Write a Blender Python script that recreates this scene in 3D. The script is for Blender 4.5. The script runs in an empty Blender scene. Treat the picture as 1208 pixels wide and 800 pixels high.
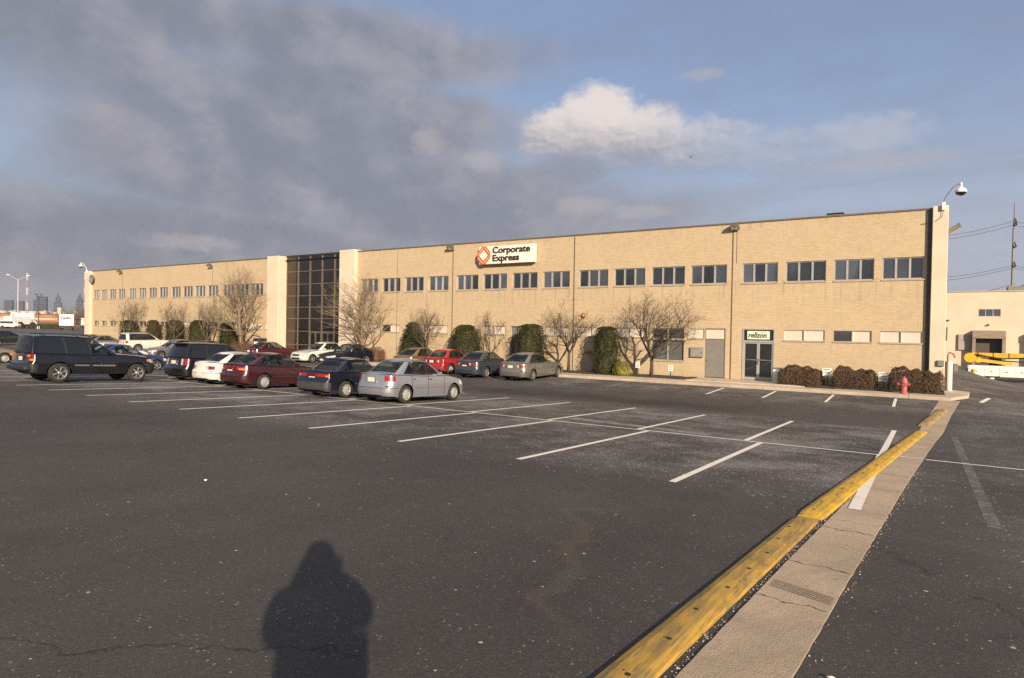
import bpy, math, random
import numpy as np
from mathutils import Vector, Matrix
random.seed(7); RNG = np.random.default_rng(11)
SC = bpy.context.scene
COL = SC.collection
PI = math.pi
R = math.radians
CAM_H = 1.886

# ------------------------------------------------------------------ terrain
_Y = [-300, -8, 23.5, 33.0, 600]; _Z = [0.45, 0.341, -1.0, -0.78, -0.80]
_YR = [-300, -8, 23.5, 34.0, 80, 130, 600]; _ZR = [0.45, 0.341, -1.0, -1.1, -2.3, -2.6, -2.6]
def gz(x, y):
    a = np.interp(y, _Y, _Z); b = np.interp(y, _YR, _ZR)
    t = min(max((x - 1.3) / 6.0, 0), 1); t = t * t * (3 - 2 * t)
    z = float(a * (1 - t) + b * t)
    u = min(max((-94.0 - x) / 30.0, 0), 1)          # the ground climbs gently past the far end of the building
    return z + 1.15 * u * u * (3 - 2 * u)

# ------------------------------------------------------------------ node helper
class V:
    """scalar node socket with arithmetic"""
    def __init__(s, nt, sock): s.nt = nt; s.s = sock
    def _op(s, op, *args, clamp=False):
        n = s.nt.nodes.new('ShaderNodeMath'); n.operation = op; n.use_clamp = clamp
        for i, a in enumerate((s,) + args):
            if isinstance(a, V): s.nt.links.new(a.s, n.inputs[i])
            else: n.inputs[i].default_value = float(a)
        return V(s.nt, n.outputs[0])
    def __add__(s, o): return s._op('ADD', o)
    __radd__ = __add__
    def __mul__(s, o): return s._op('MULTIPLY', o)
    __rmul__ = __mul__
    def __sub__(s, o): return s._op('SUBTRACT', o)
    def __rsub__(s, o): return (s * -1) + o
    def __truediv__(s, o): return s._op('DIVIDE', o)
    def max(s, o): return s._op('MAXIMUM', o)
    def min(s, o): return s._op('MINIMUM', o)
    def abs(s): return s._op('ABSOLUTE')
    def pow(s, o): return s._op('POWER', o)
    def clamp(s): return s._op('ADD', 0.0, clamp=True)
    def gt(s, o): return s._op('GREATER_THAN', o)
    def lt(s, o): return s._op('LESS_THAN', o)
    def sstep(s, a, b):
        n = s.nt.nodes.new('ShaderNodeMapRange'); n.interpolation_type = 'SMOOTHSTEP'
        s.nt.links.new(s.s, n.inputs['Value'])
        n.inputs['From Min'].default_value = a; n.inputs['From Max'].default_value = b
        return V(s.nt, n.outputs['Result'])
class T:
    """thin wrapper round a node tree"""
    def __init__(s, nt): s.nt = nt; s.nt.nodes.clear()
    def new(s, k, **kw):
        n = s.nt.nodes.new(k)
        for a, v in kw.items(): setattr(n, a, v)
        return n
    def link(s, a, b): s.nt.links.new(a.s if isinstance(a, V) else a, b)
    def coord(s, which='Object'):
        return s.new('ShaderNodeTexCoord').outputs[which]
    def map(s, vec, scale=(1, 1, 1), loc=(0, 0, 0), rot=(0, 0, 0)):
        n = s.new('ShaderNodeMapping'); s.link(vec, n.inputs['Vector'])
        n.inputs['Scale'].default_value = scale; n.inputs['Location'].default_value = loc; n.inputs['Rotation'].default_value = rot
        return n.outputs[0]
    def sep(s, vec):
        n = s.new('ShaderNodeSeparateXYZ'); s.link(vec, n.inputs[0]); return [V(s.nt, o) for o in n.outputs]
    def comb(s, *xyz):
        n = s.new('ShaderNodeCombineXYZ')
        for i, a in enumerate(xyz):
            if isinstance(a, V): s.link(a, n.inputs[i])
            else: n.inputs[i].default_value = a
        return n.outputs[0]
    def noise(s, vec, scale, detail=3, rough=.55, dist=0):
        n = s.new('ShaderNodeTexNoise'); s.link(vec, n.inputs['Vector'])
        n.inputs['Scale'].default_value = scale; n.inputs['Detail'].default_value = detail
        n.inputs['Roughness'].default_value = rough; n.inputs['Distortion'].default_value = dist
        return V(s.nt, n.outputs[0])
    def voro(s, vec, scale, feature='F1', out='Distance'):
        n = s.new('ShaderNodeTexVoronoi', feature=feature); s.link(vec, n.inputs['Vector']); n.inputs['Scale'].default_value = scale
        return V(s.nt, n.outputs[out]) if out == 'Distance' else n.outputs[out]
    def mix(s, f, a, b, mode='MIX'):
        n = s.new('ShaderNodeMix', data_type='RGBA', blend_type=mode)
        if isinstance(f, V): s.link(f, n.inputs[0])
        else: n.inputs[0].default_value = f
        for v, i in ((a, 6), (b, 7)):
            if isinstance(v, (tuple, list)): n.inputs[i].default_value = tuple(v) + (1,) * (4 - len(v))
            else: s.link(v, n.inputs[i])
        return n.outputs[2]
    def bump(s, h, strength=.3, dist=.02):
        n = s.new('ShaderNodeBump'); s.link(h, n.inputs['Height']); n.inputs['Strength'].default_value = strength; n.inputs['Distance'].default_value = dist
        return n.outputs[0]
    def bsdf(s, color, rough=.7, metal=0, normal=None, **kw):
        n = s.new('ShaderNodeBsdfPrincipled')
        if isinstance(color, (tuple, list)): n.inputs['Base Color'].default_value = tuple(color) + (1,)
        else: s.link(color, n.inputs['Base Color'])
        if isinstance(rough, V): s.link(rough, n.inputs['Roughness'])
        else: n.inputs['Roughness'].default_value = rough
        n.inputs['Metallic'].default_value = metal
        if normal is not None: s.link(normal, n.inputs['Normal'])
        for k, v in kw.items(): n.inputs[k.replace('_', ' ')].default_value = v
        return n.outputs[0]
    def out(s, sh):
        o = s.new('ShaderNodeOutputMaterial'); s.link(sh, o.inputs[0])
MATS = {}
def newmat(name):
    m = bpy.data.materials.new(name); m.use_nodes = True; return m, T(m.node_tree)
def plain(name, c, rough=.7, metal=0, var=.12, scale=3.0, bump=0, **kw):
    """principled colour with a little procedural unevenness"""
    if name in MATS: return MATS[name]
    m, t = newmat(name); co = t.coord()
    n = t.noise(co, scale, 4)
    lo = tuple(x * (1 - var) for x in c); hi = tuple(min(1, x * (1 + var)) for x in c)
    f = n.sstep(.3, .7)
    nm = t.bump(t.noise(co, scale * 12, 3), .4, bump) if bump else None
    t.out(t.bsdf(t.mix(f, lo, hi), rough, metal, nm, **kw)); MATS[name] = m; return m

# ------------------------------------------------------------------ mesh helper
class MB:
    def __init__(s): s.v = []; s.f = []; s.m = []
    def add(s, vs, fs, mi=0):
        o = len(s.v); s.v += [tuple(map(float, q)) for q in vs]
        s.f += [tuple(i + o for i in f) for f in fs]; s.m += [mi] * len(fs); return s
    def quad(s, a, b, c, d, mi=0): return s.add([a, b, c, d], [(0, 1, 2, 3)], mi)
    def box(s, x0, x1, y0, y1, z0, z1, mi=0):
        v = [(x, y, z) for z in (z0, z1) for y in (y0, y1) for x in (x0, x1)]
        return s.add(v, [(0, 2, 3, 1), (4, 5, 7, 6), (0, 1, 5, 4), (2, 6, 7, 3), (0, 4, 6, 2), (1, 3, 7, 5)], mi)
    def bbox(s, x0, x1, y0, y1, z0, z1, b=.02, mi=0):
        """box with chamfered edges all round"""
        xs = [x0, x0 + b, x1 - b, x1]; vs = []; fs = []
        def ring(z, i):
            return [(x0 + i, y0 + b, z), (x0 + b, y0 + i, z), (x1 - b, y0 + i, z), (x1 - i, y0 + b, z), (x1 - i, y1 - b, z), (x1 - b, y1 - i, z), (x0 + b, y1 - i, z), (x0 + i, y1 - b, z)]
        rings = [ring(z0, b * .8), ring(z0 + b, 0), ring(z1 - b, 0), ring(z1, b * .8)]
        return s.loft(rings, caps=True, mi=mi)
    def loft(s, rings, closed=True, caps=False, mi=0):
        n = len(rings[0]); vs = [p for r in rings for p in r]; fs = []
        for i in range(len(rings) - 1):
            for j in range(n if closed else n - 1):
                k = (j + 1) % n; fs.append((i * n + j, i * n + k, (i + 1) * n + k, (i + 1) * n + j))
        if caps: fs += [tuple(range(n))[::-1], tuple((len(rings) - 1) * n + j for j in range(n))]
        return s.add(vs, fs, mi)
    def tube(s, path, rad, n=8, caps=True, mi=0):
        path = [np.array(p, float) for p in path]
        if np.isscalar(rad): rad = [rad] * len(path)
        rings = []; up = np.array([0.13, 0.31, 0.94])
        for i, q in enumerate(path):
            d = path[min(i + 1, len(path) - 1)] - path[max(i - 1, 0)]; d = d / (np.linalg.norm(d) + 1e-9)
            if abs(d @ up) > .96: up = np.array([0.9, .3, .1])
            e1 = np.cross(d, up); e1 /= np.linalg.norm(e1); e2 = np.cross(d, e1)
            rings.append([tuple(q + rad[i] * (math.cos(a) * e1 + math.sin(a) * e2)) for a in np.arange(n) * 2 * PI / n])
        return s.loft(rings, caps=caps, mi=mi)
    def lathe(s, prof, c=(0, 0, 0), n=16, axis='z', mi=0, caps=False):
        rings = []
        for r, h in prof:
            rg = []
            for k in range(n):
                a = 2 * PI * k / n; x, y = r * math.cos(a), r * math.sin(a)
                rg.append((c[0] + x, c[1] + y, c[2] + h) if axis == 'z' else (c[0] + x, c[1] + h, c[2] - y) if axis == 'y' else (c[0] + h, c[1] + x, c[2] + y))
            rings.append(rg)
        return s.loft(rings, caps=caps, mi=mi)
    def prism(s, poly, y0, y1, mi=0):
        """polygon in x,z extruded along y"""
        n = len(poly); vs = [(x, y0, z) for x, z in poly] + [(x, y1, z) for x, z in poly]
        fs = [tuple(range(n)), tuple(range(2 * n - 1, n - 1, -1))] + [(j, j + n, (j + 1) % n + n, (j + 1) % n) for j in range(n)]
        return s.add(vs, fs, mi)
    def build(s, name, mats, parent=None, off=(0, 0, 0), smooth=False, loc=None):
        me = bpy.data.meshes.new(name)
        v = [(a - off[0], b - off[1], c - off[2]) for a, b, c in s.v]
        me.from_pydata(v, [], s.f)
        for m in (mats if isinstance(mats, (list, tuple)) else [mats]): me.materials.append(m)
        if len(me.materials) > 1: me.polygons.foreach_set('material_index', s.m)
        if smooth: me.polygons.foreach_set('use_smooth', [True] * len(me.polygons))
        me.update()
        o = bpy.data.objects.new(name, me); COL.objects.link(o)
        if parent is not None: o.parent = parent
        if loc is not None: o.location = loc
        return o
def thing(name, label, cat, loc=(0, 0, 0), rz=0, group=None):
    o = bpy.data.objects.new(name, None); COL.objects.link(o); o.location = loc; o.rotation_euler = (0, 0, rz)
    o.empty_display_size = .3
    return tag(o, label, cat, group)
def tag(o, label, cat, group=None):
    o['label'] = label; o['category'] = cat
    if group: o['group'] = group
    return o
def struct(o): o['kind'] = 'structure'; return o
def text_mesh(mb, body, size, org, ex, ez, depth, mi=0, bold=0.0, shear=0, space=1.0, n=None):
    """flat lettering as a thin solid: org lower-left, ex reading direction, ez up, normal ex x ez"""
    cu = bpy.data.curves.new('txt', 'FONT'); cu.body = body; cu.size = size; cu.extrude = depth / 2; cu.offset = bold; cu.shear = shear
    cu.space_character = space; cu.resolution_u = 3
    ob = bpy.data.objects.new('txt', cu); COL.objects.link(ob)
    dg = bpy.context.evaluated_depsgraph_get(); me = bpy.data.meshes.new_from_object(ob.evaluated_get(dg))
    org, ex, ez = map(np.array, (org, ex, ez)); nn = np.cross(ex, ez)
    vs = [tuple(org + v.co.x * ex + v.co.y * ez + (v.co.z + depth / 2) * nn) for v in me.vertices]
    w = max(v.co.x for v in me.vertices)
    mb.add(vs, [tuple(p.vertices) for p in me.polygons], mi)
    bpy.data.objects.remove(ob); bpy.data.curves.remove(cu); bpy.data.meshes.remove(me)
    return w

# ------------------------------------------------------------------ camera, light, sky
F_PX, YAW, PITCH, ROLL = 750.88, 0.5740340529, 0.0127698053, 0.0179239301
fw = Vector((-math.sin(YAW) * math.cos(PITCH), math.cos(YAW) * math.cos(PITCH), -math.sin(PITCH)))
rt0 = Vector((math.cos(YAW), math.sin(YAW), 0)); up0 = rt0.cross(fw)
rt = rt0 * math.cos(ROLL) + up0 * math.sin(ROLL); up = up0 * math.cos(ROLL) - rt0 * math.sin(ROLL)
cd = bpy.data.cameras.new('camera'); cam = bpy.data.objects.new('camera', cd); COL.objects.link(cam)
m3 = Matrix((rt, up, -fw)).transposed()
cam.matrix_world = Matrix.Translation((0, 0, CAM_H)) @ m3.to_4x4()
cd.sensor_width = 36; cd.lens = 36 * F_PX / 1208; cd.clip_start = .01; cd.clip_end = 30000
SC.camera = cam
SUN_EL, SUN_AZ = R(19.0), R(131.3)          # azimuth clockwise from +Y
sd = Vector((math.sin(SUN_AZ) * math.cos(SUN_EL), math.cos(SUN_AZ) * math.cos(SUN_EL), math.sin(SUN_EL)))
sl = bpy.data.lights.new('sun', 'SUN'); sl.energy = 4.2; sl.angle = R(.53); sl.color = (1, .82, .60)
so = bpy.data.objects.new('sun', sl); COL.objects.link(so); so.rotation_euler = sd.to_track_quat('Z', 'Y').to_euler(); so.location = (30, -30, 40)
EXPO = 0.90; SKY_S = 0.10; HAZE = .00012
SC.view_settings.view_transform = 'Standard'; SC.view_settings.look = 'None'; SC.view_settings.exposure = EXPO; SC.view_settings.gamma = 1
SC.view_settings.use_curve_mapping = False
SC.render.engine = 'CYCLES'
SC.cycles.use_denoising = False
SC.cycles.max_bounces = 6; SC.cycles.transparent_max_bounces = 12
def make_world():
    w = bpy.data.worlds.new('World'); SC.world = w; w.use_nodes = True
    t = T(w.node_tree)
    d = t.coord('Generated')
    nm = t.new('ShaderNodeVectorMath', operation='NORMALIZE'); t.link(d, nm.inputs[0]); d = nm.outputs[0]
    x, y, z = t.sep(d)
    A = x._op('ARCTAN2', y) * 57.2958            # azimuth, clockwise from +Y
    E = z._op('ARCSINE') * 57.2958
    sky = t.new('ShaderNodeTexSky', sky_type='NISHITA', sun_disc=False, sun_elevation=SUN_EL, sun_rotation=SUN_AZ)
    sky.air_density = 1.0; sky.dust_density = 1.0; sky.ozone_density = 2.0
    K = 1 / (SKY_S * 2 ** EXPO)
    def C(r, g, b): return (r * K, g * K, b * K)
    # cloud space: the direction met with a flat cloud layer, so clouds close up toward the horizon
    zz = z.max(0.0) + .13
    P = t.comb(x / zz, y / zz, 0.0)
    Q = t.comb(A * .1, E * .17, 0.0)
    n1 = t.noise(P, 1.1, 6, .58, .3); n2 = t.noise(P, 3.2, 5, .6, .2)
    nq = t.noise(Q, 1.6, 6, .55, .25); nq2 = t.noise(Q, 6.5, 6, .6, .3)
    nq_s = t.noise(t.comb(A * .1 + .06, E * .17 + .07, 0.0), 1.6, 6, .55, .25); nq2_s = t.noise(t.comb(A * .1 + .03, E * .17 + .045, 0.0), 6.5, 6, .6, .3)
    def blob(a, e, sa, se): return 1 - (((A - a) / sa).pow(2) + ((E - e) / se).pow(2))
    def blob2(a, e, sa, se):
        dA = (A - a) / sa; dE = (E - e) / se
        return 1 - (dA * dA + dE * dE)
    col = sky.outputs[0]
    # thin veil of cirrus over the blue
    cz = t.noise(t.map(P, (.55, 2.2, 1), rot=(0, 0, R(25))), 1.1, 6, .6, .4)
    veil = (cz * .6 + nq * .4).sstep(.34, .70) * .34 + .56
    col = t.mix(veil, col, t.mix(E.sstep(4, 26), C(.315, .355, .465), C(.250, .305, .450)))
    # pale, dusty air toward the horizon: mauve on the left, bluish on the right
    left = A.sstep(-2, -50)
    hz = t.mix(left, C(.43, .43, .51), C(.262, .250, .288))
    col = t.mix((1 - E.sstep(-2, 21)).pow(1.05) * .96, col, hz)
    # broad soft grey stratus on the left
    def ns_(dA, dE): return t.noise(t.comb((A + dA) * .1, (E + dE) * .125, 0.7), .85, 6, .52, .12)
    ns = ns_(0, 0); ns_s = ns_(1.6, 1.4)
    m = blob2(-70, 22.5, 27, 4.2).max(blob2(-60, 18.6, 14, 4.0)).max(blob2(-58, 15.6, 12.5, 4.6)).max(blob2(-50, 12.2, 17, 3.8)).max(blob2(-38, 10.5, 19, 3.2)).max(blob2(-46, 17.5, 12, 3.2)).max(blob2(-64, 6.0, 26, 3.8)).max(blob2(-52, 23, 18, 2.8))
    dens = m.max(-1.6) * .55 + .22 + (ns - .5) * 1.45 + (nq2 - .5) * .22
    mask = dens.sstep(-.45, .55) * .86
    rel = (ns - ns_s) * 3.0 + (nq - nq_s) * .5
    edge = 1 - dens.sstep(-.1, .75)
    shade = (rel + .26 + edge * .34 + (nq2 - .5) * .30 + (E - 14) * .004).clamp()
    ccol = t.mix(shade.sstep(.0, 1.0), C(.232, .240, .288), C(.41, .387, .418))
    col = t.mix(mask, col, ccol)
    # one bright cumulus on the right, with its tail
    w1 = (nq - .5) * .6 + (nq2 - .5) * .95
    n5 = t.noise(Q, 14, 5, .6, .3)
    def cum(da, de):
        A2, E2 = A + da, E + de
        def b(a, e, sa, se):
            p = (A2 - a) / sa; q = (E2 - e) / se
            return 1 - (p * p + q * q)
        return b(-25.4, 18.6, 3.5, 2.3).max(b(-28.0, 17.0, 4.4, 2.4)).max(b(-22.0, 16.6, 5.0, 2.6)).max(b(-16.5, 15.8, 5.5, 2.1)).max(b(-10.5, 15.2, 5.0, 1.7)).max(b(-5, 15.6, 5.0, 1.5))
    c0 = cum(0, 0).max(-1.5) * .62 + w1 + (n5 - .5) * .14 + (E - 15.2).max(-3.0) * .03; c1 = cum(-1.0, -1.1).max(-1.5) * .62 + (nq_s - .5) * .6 + (nq2_s - .5) * .95 + (n5 - .5) * .1
    low_ = (17.2 - E).max(0.0).min(3.5); cm = (c0 + low_ * .02)._op('MULTIPLY_ADD', 1 - low_ * .13, .08).sstep(-.18, .52)
    lit = ((c0 - c1) * .38 + (E - 17.2 + (A + 25) * .10) * .24 + (nq - .5) * .9 + (nq2 - .5) * .25).sstep(-.55, .45)
    fade = 1 - A.sstep(-24, -10) * .72
    col = t.mix(cm * fade * .93, col, t.mix(lit, C(.315, .315, .372), C(.84, .755, .71)))
    # grey cloud under it and small puffs
    g2 = blob2(-28.3, 14.2, 4.0, 1.5).max(-1.5) * .6 + w1 * .8
    col = t.mix(g2.sstep(-.1, .6) * .62, col, C(.27, .275, .335))
    pf = blob2(-40.6, 16.2, 1.8, 1.2).max(blob2(-35.8, 14.9, 1.7, 1.0)).max(blob2(-16.6, 21.3, 2.0, .5)).max(blob2(-27, 11.2, 2.6, .9)).max(blob2(-21.5, 10.6, 2.8, .7)).max(blob2(-3, 13.4, 5.5, .8)).max(blob2(-6, 7.5, 9, 1.3)).max(blob2(-60, 6.6, 4.0, .7)).max(-1.5) * .6 + (nq2 - .5) * 1.3 + (n5 - .5) * .4
    col = t.mix(pf.sstep(-.3, .7) * .5, col, C(.50, .455, .465))
    bg = t.new('ShaderNodeBackground'); t.link(col, bg.inputs[0]); bg.inputs[1].default_value = SKY_S
    o = t.new('ShaderNodeOutputWorld'); t.link(bg.outputs[0], o.inputs[0])
make_world()

# ------------------------------------------------------------------ materials
def m_asphalt():
    m, t = newmat('asphalt'); co = t.coord(); x, y, z = t.sep(co)
    big = t.noise(co, .16, 4, .55, .4); mid = t.noise(co, 1.1, 5, .65); m2 = t.noise(co, 5.5, 5, .7); fine = t.noise(co, 38, 4, .75); grain = t.noise(co, 120, 3, .7)
    arm = t.noise(t.map(co, (.9, .14, 1), rot=(0, 0, R(-38))), .8, 5, .6, .6); arm2 = t.noise(t.map(co, (1.6, .10, 1), rot=(0, 0, R(52))), .9, 5, .6, .4)
    base = t.mix(big.sstep(.3, .7), (.044, .0405, .040), (.066, .0585, .055))
    base = t.mix(arm.sstep(.45, .75) * .40, base, (.088, .079, .074)); base = t.mix(arm2.sstep(.52, .75) * .35, base, (.036, .032, .031))
    base = t.mix(mid.sstep(.45, .75) * .35, base, (.088, .079, .073)); base = t.mix(m2.sstep(.50, .72) * .30, base, (.040, .036, .034))
    # brown tint patches
    base = t.mix(t.noise(co, .45, 3, .5, .6).sstep(.5, .75) * .35, base, (.080, .064, .050))
    # exposed stone: light and dark grains
    base = t.mix(fine.sstep(.54, .74) * .55, base, (.20, .18, .165)); base = t.mix((1 - fine.sstep(.28, .46)) * .6, base, (.022, .020, .020))
    base = t.mix(grain.sstep(.56, .72) * .45, base, (.23, .21, .195)); base = t.mix((1 - grain.sstep(.32, .46)) * .45, base, (.018, .017, .017))
    # frosted, salt-dusted bays round the painted stalls and drier ground farther off
    zone = y.sstep(8.6, 13.0) * (1 - y.sstep(22.5, 24.2)) * (1 - (x + 12).sstep(10.8, 13.0))
    zone = zone.max(y.sstep(27, 30) * .7).max((x - .2).sstep(0, 1.2) * .35)
    fr = (t.noise(co, .33, 5, .62, .5) * .6 + mid * .4).sstep(.42, .62) * zone
    base = t.mix(fr * (.30 + m2.sstep(.35, .65) * .38), base, (.27, .25, .235))
    # scattered salt grains, dense in the bays and sparse elsewhere
    def specks(scale, r, amt, ch):
        v = t.new('ShaderNodeTexVoronoi', feature='F1'); t.link(co, v.inputs['Vector']); v.inputs['Scale'].default_value = scale
        c = t.sep(v.outputs['Color']); rr = c[(ch + 1) % 3] * r + r * .25
        return V(t.nt, v.outputs['Distance'])._op('LESS_THAN', rr) * c[ch].lt(amt)
    base = t.mix(specks(16, .24, fr * 1.3 + zone * .42 + .012, 0) * .8, base, (.50, .48, .46))
    base = t.mix(specks(34, .26, .10 + mid.sstep(.5, .7) * .16 + zone * .42, 1) * .62, base, (.36, .33, .31))
    base = t.mix(specks(4.1, .05, .10 + zone * .1, 2) * .6, base, (.48, .45, .42))
    # damp streak along the gutter of the aisle
    wet = (1 - ((y - 25.2).abs() + (t.noise(co, .5, 4) - .5) * 3.2).sstep(.2, 1.6)) * (x + 21).sstep(0, 4) * (1 - (x + 9).sstep(0, 7))
    base = t.mix(wet * .6, base, (.018, .017, .018))
    # oil drips in the bays
    oil = t.noise(co, .9, 4, .6); base = t.mix(oil.sstep(.62, .72) * zone * .5, base, (.022, .020, .019))
    # sinuous rusty stain and hairline cracks
    cx = x + 3.0 + (t.noise(t.map(co, (0, .7, 0)), .8, 2) - .5) * 3.0 + (y - 6) * .35 + (m2 - .5) * .12
    st = (1 - cx.abs().sstep(.02, .16)) * (y - 3.4).sstep(0, .9) * (1 - (y - 7.0).sstep(0, 1.0))
    base = t.mix(st * .22, base, (.145, .110, .068))
    w = t.new('ShaderNodeVectorMath', operation='ADD'); t.link(co, w.inputs[0]); t.link(t.comb((mid - .5) * 1.1, (t.noise(co, 1.7, 4) - .5) * 1.1, 0.0), w.inputs[1])
    ck = t.voro(w.outputs[0], .13, 'DISTANCE_TO_EDGE')
    crack = (1 - ck.sstep(.0008, .0022)) * t.noise(co, .21, 2).sstep(.46, .58)
    base = t.mix(crack * .6, base, (.016, .015, .015))
    bp = t.bump(fine * .8 + grain * .5 + m2 * .4, 1.0, .010)
    t.out(t.bsdf(base, .88, 0, bp, Specular_IOR_Level=.3)); return m
def m_concrete(name, c, sc=1.0, pit=.010):
    m, t = newmat(name); co = t.coord()
    a = t.noise(co, .9 * sc, 5, .6); b = t.noise(co, 9 * sc, 4, .65); f = t.noise(co, 90, 2)
    col = t.mix(a.sstep(.3, .7), tuple(q * .74 for q in c), c)
    col = t.mix(b.sstep(.5, .8) * .45, col, tuple(q * .55 for q in c))
    col = t.mix(f.sstep(.55, .8) * .35, col, tuple(min(1, q * 1.25) for q in c))
    v = t.voro(co, 2.4); col = t.mix((1 - v.sstep(.03, .07)) * .5, col, (.05, .045, .04)); g = t.noise(co, 45, 4, .75)
    col = t.mix((1 - g.sstep(.30, .45)) * .5, col, tuple(q * .35 for q in c)); col = t.mix(t.noise(co, 3.1, 4, .65, .6).sstep(.56, .74) * .4, col, tuple(q * .5 for q in c))
    t.out(t.bsdf(col, .9, 0, t.bump(f * .5 + g * .8 + b * .4, .9, pit))); return m
def m_brick():
    m, t = newmat('buff_brick'); co = t.coord(); x, y, z = t.sep(co)
    n = t.new('ShaderNodeTexBrick'); t.link(t.comb(x + y, z, 0.0), n.inputs['Vector'])
    n.inputs['Color1'].default_value = (.51, .398, .256, 1); n.inputs['Color2'].default_value = (.44, .337, .212, 1); n.inputs['Mortar'].default_value = (.39, .302, .196, 1)
    n.inputs['Scale'].default_value = 1; n.inputs['Mortar Size'].default_value = .011; n.inputs['Brick Width'].default_value = .26; n.inputs['Row Height'].default_value = .088
    n.inputs['Bias'].default_value = -.15
    col = n.outputs[0]
    a = t.noise(co, .30, 5, .65); col = t.mix(a.sstep(.35, .7) * .35, col, (.54, .43, .285)); sp_ = t.noise(t.comb(x * 3.3, z * 10.5, y), 1.0, 2, .7); col = t.mix(sp_.sstep(.5, .8) * .40, col, (.33, .235, .13))
    b = t.noise(t.map(co, (5, 5, 1.6)), 1.3, 3, .6); col = t.mix(b.sstep(.45, .8) * .3, col, (.32, .23, .13))
    # rain streaks: tall thin noise, strongest right under the window band
    s = t.noise(t.map(co, (2.2, 2.2, .10)), 2.0, 4, .65)
    zz = z - 0.0
    band = ((zz - 3.7).sstep(0, 1.6) * (1 - (zz - 5.5).sstep(0, .15))).max((zz - 8.1).sstep(0, .8) * .8).max((1 - zz.sstep(0, .5)) * .9)
    col = t.mix(s.sstep(.48, .72) * band * .55, col, (.19, .14, .085))
    bl = t.noise(co, 1.1, 5, .7); col = t.mix(bl.sstep(.66, .8) * .3, col, (.20, .16, .10))
    t.out(t.bsdf(col, .88, 0, t.bump(V(t.nt, n.outputs['Fac']) * -1, .35, .01))); return m
def m_leaf(name, c1, c2, c3):
    m, t = newmat(name); co = t.coord()
    g = t.new('ShaderNodeObjectInfo'); a = t.noise(co, 2.3, 4, .6); b = t.noise(co, 14, 3, .6)
    col = t.mix(a.sstep(.35, .65), c1, c2); col = t.mix(b.sstep(.55, .75) * .7, col, c3)
    t.out(t.bsdf(col, .65, 0, None, Specular_IOR_Level=.25)); return m
def m_glass_dark(name, c=(.02, .022, .024), mixr=.28, tint=(.85, .9, .95), rough=.02):
    """dark window glass: sees little inside, mirrors the sky"""
    m, t = newmat(name); co = t.coord()
    d = t.bsdf(t.mix(t.noise(co, .6, 3).sstep(.35, .65), tuple(q * .5 for q in c), c), .25, 0)
    g = t.new('ShaderNodeBsdfGlossy'); g.inputs['Color'].default_value = tint + (1,); g.inputs['Roughness'].default_value = rough
    t.link(t.bump(t.noise(co, .8, 2), .05, .02), g.inputs['Normal'])
    x = t.new('ShaderNodeMixShader'); x.inputs[0].default_value = mixr; t.link(d, x.inputs[1]); t.link(g.outputs[0], x.inputs[2])
    t.out(x.outputs[0]); return m
def m_car_glass(name, tint, op):
    m, t = newmat(name); co = t.coord()
    tr = t.new('ShaderNodeBsdfTransparent'); tr.inputs[0].default_value = tint + (1,)
    d = t.bsdf((.012, .014, .016), .04, 0, None, Specular_IOR_Level=.8)
    x = t.new('ShaderNodeMixShader'); t.link((t.noise(co, 1.5, 2) * .1 + (op - .05)), x.inputs[0]); t.link(tr.outputs[0], x.inputs[1]); t.link(d, x.inputs[2])
    t.out(x.outputs[0]); return m
def m_paint(name, c, metal=.35, rough=.32, dirt=.25):
    m, t = newmat(name); co = t.coord(); x, y, z = t.sep(co)
    n = t.noise(co, 2.2, 4, .6)
    low = (1 - z.sstep(.15, .75)) * n.sstep(.3, .6) * dirt
    col = t.mix(low, c, tuple(q * .6 + .035 for q in c)); col = t.mix(t.noise(co, 260, 1).sstep(.45, .75) * .15, col, tuple(min(1, q * 1.5 + .003) for q in c))
    t.out(t.bsdf(col, (n * .10 + rough - .05) + low * .5, metal, None, Coat_Weight=.7, Coat_Roughness=.06)); return m
ASPH = m_asphalt()
CONC = m_concrete('concrete', (.56, .46, .35)); CONC2 = m_concrete('worn_strip_concrete', (.46, .355, .245), 1.7, .010); CURBC = m_concrete('kerb_concrete', (.48, .40, .31))
BRICK = m_brick()
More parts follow.
